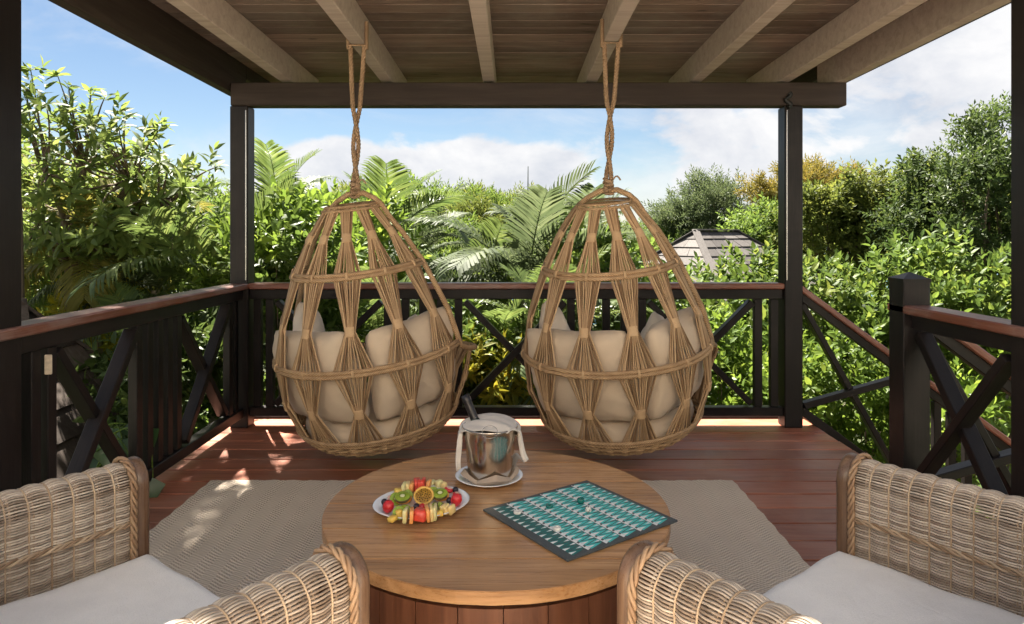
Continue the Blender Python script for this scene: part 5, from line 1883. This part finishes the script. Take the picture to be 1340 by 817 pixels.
def build_plants():
    # ---- big-leaved tree beside the side railing
    c = P(128, 268, 7.2)
    gz = ground_z(c.x, c.y)
    t = thing('mango_tree', 'loose big-leaved tree rising beside the palm side railing against the sky', 'tree', (c.x, c.y, gz))
    rs = np.random.default_rng(5)
    tips = []
    spots = [(40, 85, 6.8), (35, 110, 6.9), (75, 92, 7.0), (90, 108, 7.1), (118, 112, 7.2), (137, 122, 7.0), (60, 130, 6.6), (100, 140, 7.1), (165, 145, 7.2), (155, 160, 7.0), (195, 160, 7.2), (215, 158, 7.3),
             (245, 205, 7.3), (255, 215, 7.2), (285, 212, 7.4), (240, 235, 7.3), (200, 190, 7.1), (180, 200, 6.9), (45, 170, 6.7), (80, 175, 7.1), (125, 180, 6.9), (150, 190, 7.3), (218, 215, 7.2), (190, 225, 7.1), (275, 240, 7.3)]
    for (x, y, d) in spots:
        tips.append(P(x, y + 6, d))
    for k in range(165):
        x = rs.uniform(20, 250); top = np.interp(x, [20, 60, 130, 200, 260], [120, 118, 150, 195, 245])
        y = top + 8 + (330 - top) * rs.uniform(0, 1) ** 0.8
        tips.append(P(x, y, rs.uniform(6.4, 8.6)))
    tips = np.array([tuple(q) for q in tips])
    org = np.array(t.location)
    m = MB()
    n = len(tips)
    root = np.array(tuple(P(95, 350, 7.6)))
    dirs = tips - root + rs.normal(0, 0.5, (n, 3)) + np.array([0, 0, 0.5])
    which = rs.integers(0, 4, n)
    for k in range(4):
        w = which == k
        scatter(m, WHORLS[k], tips[w] - org, dirs[w], rs.normal(0, .3, (w.sum(), 3)) + np.array([0, 0, 1]), rs.uniform(0.13, 0.215, w.sum()))
    # small leaves along the twigs
    for j in range(1):
        tw = tips + (root - tips) * rs.uniform(0.04, 0.22, (n, 1)) + rs.normal(0, 0.08, (n, 3))
        scatter(m, LSPRIGS[j], tw - org, dirs + rs.normal(0, .6, (n, 3)), rs.normal(0, .4, (n, 3)) + np.array([0, 0, 1]), rs.uniform(0.20, 0.32, n))
    m.build('crown', 'leaf_mango', t)
    m = MB()
    b0 = np.array([c.x - 0.4, c.y + 0.3, gz]) - org
    hub = root - org
    m.tube([tuple(b0 + (hub - b0) * k) for k in np.linspace(0, 1, 6)], np.linspace(0.13, 0.08, 6), 8)
    hubs = [np.array(tuple(P(*q))) - org for q in ((60, 230, 7.0), (110, 220, 7.3), (170, 240, 7.2), (90, 290, 7.4), (210, 270, 7.3), (45, 300, 7.1))]
    for hb in hubs:
        mid = (hub + hb) / 2 + rs.normal(0, .1, 3)
        kk = np.linspace(0, 1, 7)[:, None]
        m.tube(hub * (1 - kk) ** 2 + 2 * mid * kk * (1 - kk) + hb * kk ** 2, np.linspace(0.06, 0.03, 7), 6)
    for q in tips:
        q = q - org
        hb = min(hubs, key=lambda h_: np.linalg.norm(h_ - q))
        mid = (hb + q) / 2 + rs.normal(0, .08, 3) + np.array([0, 0, 0.08])
        kk = np.linspace(0, 1, 6)[:, None]
        m.tube(hb * (1 - kk) ** 2 + 2 * mid * kk * (1 - kk) + q * kk ** 2, np.linspace(0.018, 0.005, 6), 4, caps=False)
    m.build('trunk', 'bark', t)

    # ---- shrubs on the palm side
    sh = [
        ('leafy_shrub', 'dense green shrub behind the side handrail under the big-leaved tree', P(90, 350, 8.8), (1.7, 1.0, 0.9), 560, SPRIGS, 0.26, 'leaf_mid', 21),
        ('leafy_shrub', 'olive shrub with yellow tips behind the side railing, lower down', P(110, 420, 9.2), (1.4, 1.0, 1.2), 700, SPRIGS, 0.22, 'leaf_olive', 22),
        ('leafy_shrub', 'dark leafy shrub between the big-leaved tree and the back corner post', P(215, 335, 9.6), (1.4, 1.1, 0.75), 520, LSPRIGS, 0.32, 'leaf_mid', 23),
        ('leafy_shrub', 'bright broad-leaved shrub just behind the back corner post', P(385, 345, 7.2), (0.62, 0.7, 0.58), 300, SPRIGS, 0.30, 'leaf_bright', 24),
        ('leafy_shrub', 'mid green shrub low behind the railing at the back corner post', P(365, 455, 6.6), (0.8, 0.6, 0.9), 480, SPRIGS, 0.24, 'leaf_mid', 25),
        ('croton_shrub', 'yellow croton bush seen through the side railing', P(128, 440, 7.8), (0.6, 0.5, 0.6), 320, LSPRIGS, 0.20, 'leaf_croton', 26),
        ('leafy_shrub', 'dark green shrub seen low through the side railing', P(205, 530, 5.9), (0.5, 0.6, 0.7), 340, SPRIGS, 0.24, 'leaf_dark', 27),
    ]
    for i, (nm, lab, c, rad, n, tp, s, mt, sd) in enumerate(sh):
        tree(nm, lab, 'shrub', c, rad, n, tp, s, mt, sd, r0=0.035, lumps=12, fill=0.35, low=-0.9)
    # ---- palms on the palm side
    palm('broad feather palm just in front of the back corner post, beyond the side handrail', P(285, 385, 7.0), 13, 0.68, 'palm_leaf', 3)
    palm('yellowing feather palm drooping beyond the side handrail', P(130, 335, 7.6), 13, 0.62, 'palm_yellow', 4)
    palm('pale feather palm low beyond the middle of the side handrail', P(200, 380, 7.8), 13, 0.60, 'palm_pale', 5)
    palm('dark tall palm with a high crown behind the back corner post', P(362, 285, 11.5), 13, 0.72, 'palm_leaf', 6)
    palm('small feather palm seen low through the side railing', P(200, 470, 6.6), 11, 0.5, 'palm_leaf', 7)
    # ---- behind the back railing
    palm('large silvery feather palm rising above the handrail between the hanging chairs', P(690, 372, 8.4), 15, 0.80, 'palm_pale', 8, spear=1.45)
    palm('feather palm leaning behind the handrail close to the hoop of the palm side hanging chair', P(625, 385, 9.2), 14, 0.72, 'palm_leaf', 9)
    palm('palm with a tall spear leaf behind the palm side hanging chair', P(500, 320, 10.5), 14, 0.78, 'palm_leaf', 10, spear=1.25)
    palm('pale feather palm behind the middle of the palm side hanging chair', P(545, 335, 12.0), 13, 0.78, 'palm_pale', 11)
    palm('feather palm behind the stair side hanging chair\'s outer strings', P(755, 345, 9.6), 13, 0.70, 'palm_pale', 12)
    palm('low feather palm seen through the crossed brace between the hanging chairs', P(650, 470, 6.9), 12, 0.55, 'palm_leaf', 13)
    palm('low green palm at the deck edge behind the stair side hanging chair', P(720, 455, 6.7), 12, 0.55, 'palm_leaf', 14)
    palm('low feather palm seen through the railing behind the palm side hanging chair', P(470, 450, 6.9), 12, 0.55, 'palm_leaf', 15)
    sh = [
        ('leafy_shrub', 'light green shrub behind the palm side hanging chair', P(450, 350, 8.4), (0.9, 0.7, 0.8), 480, SPRIGS, 0.28, 'leaf_bright', 31),
        ('croton_shrub', 'yellow croton bush at the deck edge beside the ice bucket bottle', P(625, 505, 6.1), (0.35, 0.35, 0.38), 170, LSPRIGS, 0.20, 'leaf_croton', 32),
        ('leafy_shrub', 'deep green shrub low behind the railing between the hanging chairs', P(580, 500, 6.6), (0.8, 0.55, 0.7), 380, SPRIGS, 0.24, 'leaf_mid', 33),
        ('leafy_shrub', 'dark undergrowth bush behind the bottom rail of the back railing', P(720, 540, 7.0), (1.2, 0.6, 0.7), 520, SPRIGS, 0.24, 'leaf_dark', 34),
        ('leafy_shrub', 'green shrub behind the stair side hanging chair at handrail height', P(800, 400, 8.6), (0.9, 0.8, 0.9), 520, SPRIGS, 0.24, 'leaf_mid', 35),
    ]
    for i, (nm, lab, c, rad, n, tp, s, mt, sd) in enumerate(sh):
        tree(nm, lab, 'shrub', c, rad, n, tp, s, mt, sd, r0=0.03, lumps=10, fill=0.35, low=-0.9)
    o = thing('bamboo_stem', 'golden bamboo stem behind the railing between the hanging chairs', 'bamboo', (P(690, 500, 6.4).x, 6.4, ground_z(0, 6.4)))
    m = MB()
    pts, rad = [], []
    for k in range(31):
        z = k * 0.1; pts.append((0.01 * math.sin(k * 0.3), 0, z)); rad.append(0.055 + (0.006 if k % 4 == 0 else 0))
    m.tube(pts, rad, 10); m.build('stem', 'bamboo_yellow', o)
    # ---- bright hedge beyond the stairs
    hd = [
        ('bright yellow-green hedge bush behind the back handrail under the shingled roof', P(925, 470, 7.6), (0.95, 0.7, 0.88), 560, 41),
        ('bright yellow-green hedge bush behind the stair side corner post', P(1070, 447, 7.8), (1.0, 0.8, 0.92), 640, 42),
        ('bright yellow-green hedge bush behind the newel post', P(1195, 450, 7.6), (1.0, 0.8, 0.88), 640, 43),
        ('bright yellow-green hedge bush at the photo\'s right edge beyond the stairs', P(1325, 460, 7.2), (0.9, 0.8, 0.78), 560, 44),
        ('young light green bush poking up in front of the shingled roof', P(965, 392, 8.6), (0.6, 0.5, 0.42), 120, 45),
    ]
    for lab, c, rad, n, sd in hd:
        tree('hedge_bush', lab, 'bush', c, rad, n, SPRIGS, 0.245, 'leaf_hedge', sd, r0=0.028, group='bright hedge beyond the stairs', lumps=16, fill=0.4, low=-0.5, upward=0.9, jitter=0.4, lump_r=0.30)
    for lab, c, rad, n, sd in (('shaded green bush below the hedge seen through the stair railing', P(1110, 520, 6.7), (0.8, 0.6, 0.75), 420, 46),
                               ('shaded green bush seen low through the short railing at the photo\'s right edge', P(1270, 560, 6.3), (0.8, 0.6, 0.6), 360, 47),
                               ('shaded green bush behind the bottom rail near the stair side corner post', P(950, 520, 6.6), (0.9, 0.6, 0.75), 420, 48)):
        tree('leafy_bush', lab, 'bush', c, rad, n, SPRIGS, 0.2, 'leaf_bright', sd, r0=0.028, lumps=12, fill=0.4, low=-0.9, upward=0.5)
    # ---- trees beyond
    tree('acacia_tree', 'dark fine-leaved round tree behind the shingled roof', 'tree', P(935, 292, 30), (2.5, 2.2, 1.85), 2300, FINE, 0.62, 'leaf_grey', 51, r0=0.16, lumps=26, fill=0.25, low=-0.6, lump_r=0.225)
    tree('flame_tree', 'spreading golden-orange tree rising behind the stair side corner post', 'tree', P(1062, 258, 27), (2.3, 1.8, 1.05), 1300, FINE, 0.55, 'leaf_gold', 52, r0=0.16, lumps=20, fill=0.15, low=-0.3, lump_r=0.225)
    tree('olive_tree', 'yellow-olive leafy tree behind the hedge beside the corner post', 'tree', P(1085, 318, 19), (1.9, 1.6, 1.35), 1700, TUFTS, 0.40, 'leaf_olive', 53, r0=0.12, lumps=24, fill=0.3, low=-0.8, lump_r=0.225)
    tree('olive_tree', 'yellow-olive leafy tree in the middle of the slope behind the newel post', 'tree', P(1190, 300, 18), (1.9, 1.6, 1.25), 1700, TUFTS, 0.40, 'leaf_olive', 54, r0=0.12, lumps=24, fill=0.3, low=-0.8, lump_r=0.225)
    tree('broadleaf_tree', 'big dark green tree at the photo\'s right edge above the hedge', 'tree', P(1290, 285, 13.5), (1.75, 1.5, 1.75), 2400, TUFTS, 0.30, 'leaf_dark', 55, r0=0.14, lumps=30, fill=0.3, low=-0.8, lump_r=0.225)
    tree('broadleaf_tree', 'thin airy tree top at the photo\'s right edge against the cloud', 'tree', P(1318, 195, 15.0), (1.25, 0.9, 1.05), 420, TUFTS, 0.24, 'leaf_dark', 56, r0=0.07, lumps=22, fill=0.1, low=-0.7, lump_r=0.22)
    tree('broadleaf_tree', 'green tree between the shingled roof and the corner post', 'tree', P(1000, 322, 20), (1.4, 1.2, 1.2), 1100, TUFTS, 0.38, 'leaf_mid', 57, r0=0.10, lumps=18, fill=0.3, low=-0.8, lump_r=0.225)
    # far canopy: told apart only by place
    def far(c, rad, n, mat, sd, tpls=FINE, size=0.7):
        return tree('canopy_tree', 'feathery tree in the far canopy under the cloud bank', 'tree', c, rad, n, tpls, size, mat, sd, r0=0.15, group='far canopy trees', lumps=24, fill=0.25, low=-0.5, lump_r=0.27)
    A = far(P(600, 300, 30), (2.6, 2.2, 1.5), 1800, 'leaf_mid', 61); Ac = P(600, 300, 30)
    B = far(P(700, 305, 36), (3.0, 2.4, 1.5), 1800, 'leaf_olive', 62); Bc = P(700, 305, 36)
    C = far(P(525, 305, 26), (2.2, 2.0, 1.4), 1600, 'leaf_mid', 63, TUFTS, 0.5); Cc = P(525, 305, 26)
    k = 0
    far_lab = 'feathery tree in the far canopy under the cloud bank'
    for (x, y, d, s) in ((570, 296, 38, 1.0), (640, 300, 42, 1.1), (760, 312, 40, 1.0), (830, 330, 34, 0.8), (450, 310, 30, 1.0), (400, 318, 28, 1.0), (480, 330, 22, 0.8), (610, 335, 21, 0.75),
                         (670, 345, 24, 0.8), (740, 345, 26, 0.85), (800, 352, 24, 0.7), (860, 338, 30, 0.8), (560, 350, 18, 0.7), (330, 325, 24, 0.9), (250, 320, 20, 0.9), (150, 315, 18, 0.9), (60, 320, 16, 0.9),
                         (890, 345, 38, 0.9), (1130, 300, 32, 1.0), (1230, 290, 28, 1.1), (1330, 280, 24, 1.1), (30, 300, 26, 1.2), (680, 318, 60, 1.2), (780, 322, 58, 1.1), (590, 318, 58, 1.2), (480, 318, 50, 1.2)):
        src, sc = ((A, Ac), (B, Bc), (C, Cc))[k % 3]
        tree_copy(src, far_lab, P(x, y, d), sc, s, k * 1.3)
        k += 1
    # ---- added tree: crown out of view, blocks sun on the side deck and rug
    tree('added_shade_tree', 'tall airy tree behind the post at the photo\'s left edge, crown above the roof', 'tree', (-4.42, 5.9, 5.7), (2.4, 2.0, 0.9), 1500, LSPRIGS, 0.38, 'leaf_mango', 71, r0=0.07, fork=0.93, lumps=26, fill=0.4, low=-0.6, lump_r=0.26)
    # ---- vine poking through the side railing
    v = thing('vine', 'heart-leaved vine hanging through the side railing over the deck', 'vine', P(165, 640, 3.9))
    org = np.array(v.location)
    m = MB(); st = MB()
    rs = np.random.default_rng(3)
    spots = [(200, 625, 3.78, 0.16), (196, 560, 3.86, 0.11), (130, 580, 4.0, 0.12), (145, 590, 3.9, 0.12), (120, 600, 4.0, 0.10), (160, 575, 4.0, 0.12), (150, 560, 4.1, 0.10), (185, 585, 3.95, 0.11), (172, 600, 3.9, 0.12), (135, 560, 4.1, 0.11),
             (115, 575, 4.1, 0.11), (165, 555, 4.1, 0.1), (125, 615, 3.95, 0.12), (155, 610, 3.9, 0.11)]
    last = None
    for (x, y, d, s) in spots:
        p = np.array(tuple(P(x, y, d))) - org
        scatter(m, HEART, p[None], np.array([[rs.uniform(0, .8), -0.5, rs.uniform(-1.1, -0.2)]]), np.array([[rs.uniform(-.2, .6), -1, 0.6]]), np.array([s]))
        if last is not None:
            kk = np.linspace(0, 1, 7)[:, None]
            q = last + (p - last) * kk + np.sin(kk * PI) * np.array([0, 0, 0.04])
            st.tube(q, 0.004, 5, caps=False)
        last = p
    m.build('leaves', 'vine_leaf', v); st.build('stem', 'leaf_bright', v)
    # ---- undergrowth on the slope
    m = MB()
    n = 5200
    x = rng.uniform(-16, 16, n); y = 5.7 + 24 * rng.uniform(0, 1, n) ** 1.6
    z = np.array([ground_z(a, b_) for a, b_ in zip(x, y)]) + rng.uniform(0, 1.2, n) * 0.9
    for k in range(4):
        w = np.arange(n) % 4 == k
        scatter(m, SPRIGS[k], np.stack([x, y, z], -1)[w], rng.normal(0, .6, (w.sum(), 3)) + np.array([0, 0, 0.8]), rng.normal(0, .4, (w.sum(), 3)) + np.array([0, 0, 1]), rng.uniform(0.3, 0.6, w.sum()))
    o = m.build('undergrowth', 'leaf_mid', None, smooth=False)
    tag(o, 'green undergrowth covering the slope below the deck', 'undergrowth', kind='stuff')


build_plants()


# ------------------------------------------------------------------ shingled roofs below
def cottage(label, ridge_c, half_len, half_wid, drop, rz, mat, wall_h, rows=12, hip=0.8):
    """small house: hipped roof laid in shingles course by course, walls below"""
    t = thing('cottage', label, 'house', ridge_c, rz)
    ex, ey = half_len, half_wid
    rl = max(0.15, ex - ey * hip)
    corners = [Vector((-ex, -ey, -drop)), Vector((ex, -ey, -drop)), Vector((ex, ey, -drop)), Vector((-ex, ey, -drop))]
    R0, R1 = Vector((-rl, 0, 0)), Vector((rl, 0, 0))
    faces = [(corners[0], corners[1], R1, R0), (corners[2], corners[3], R0, R1), (corners[1], corners[2], R1, R1), (corners[3], corners[0], R0, R0)]
    m = MB(); m.add([tuple(v * 0.985 + Vector((0, 0, -0.04))) for v in corners] + [tuple(R0 + Vector((0, 0, -.05))), tuple(R1 + Vector((0, 0, -.05)))],
                    [[0, 1, 5, 4], [2, 3, 4, 5]]); m.f.append(np.array([[1, 2, 5], [3, 0, 4]])); m.mi.append(np.zeros(2, dtype=np.int32))
    ro = m.build('roof', mat, t, smooth=False)
    cnt = 0
    for (a, b_, c_, d) in faces:
        nrm = (b_ - a).cross(d - a).normalized()
        upv = ((c_ + d) / 2 - (a + b_) / 2)
        for r in range(rows):
            f0 = r / rows; f1 = min(1.0, (r + 1.25) / rows)
            p0 = a + (d - a) * f0; p1 = b_ + (c_ - b_) * f0
            w = (p1 - p0).length
            q0 = a + (d - a) * f1; q1 = b_ + (c_ - b_) * f1
            k = max(1, int(w / 0.42))
            for i in range(k):
                g0, g1 = i / k + 0.004, (i + 1) / k - 0.004
                lift = nrm * (0.030 + random.uniform(0, .008)); low = nrm * 0.008
                v = [p0 + (p1 - p0) * g0 + lift, p0 + (p1 - p0) * g1 + lift, q0 + (q1 - q0) * g1 + low, q0 + (q1 - q0) * g0 + low]
                bot = [x_ - nrm * 0.022 for x_ in v]
                cc = sum(v, Vector()) / 4
                mm = MB().add([tuple(x_ - cc) for x_ in v + bot], [[0, 1, 2, 3], [4, 7, 6, 5], [0, 4, 5, 1], [1, 5, 6, 2], [2, 6, 7, 3], [3, 7, 4, 0]])
                o = mm.build('shingle', mat, ro, smooth=False); o.location = cc
                cnt += 1
    for (a, b_) in ((R0, R1), (corners[0], R0), (corners[1], R1), (corners[2], R1), (corners[3], R0)):
        timber('ridge_cap', a + Vector((0, 0, .035)), b_ + Vector((0, 0, .035)), 0.16, 0.03, mat, ro)
    MB().box((0, 0, -drop - wall_h / 2 - 0.02), (2 * ex - 0.7, 2 * ey - 0.7, wall_h), None, 0.01).build('wall', 'wall_paint', t, smooth=False)
    for sx in (-0.45, 0.45):
        MB().box((sx * ex, -ey + 0.34, -drop - 1.1), (0.9, 0.06, 1.2), None, 0.01).build('window', 'dark_wood', t, smooth=False)
    return t


c = P(938, 303, 15.5)
cottage('cottage with a grey shingled hip roof beyond the stair side of the deck', c, 2.3, 1.9, 1.45, math.radians(38), 'shingle_wood', 2.6, 8)
cottage('neighbouring cottage with a dark shingled roof below the side railing', (-4.95, 5.7, 0.86), 1.7, 1.0, 1.2, 0.0, 'dark_shingle', 2.3, 6, 0.9)
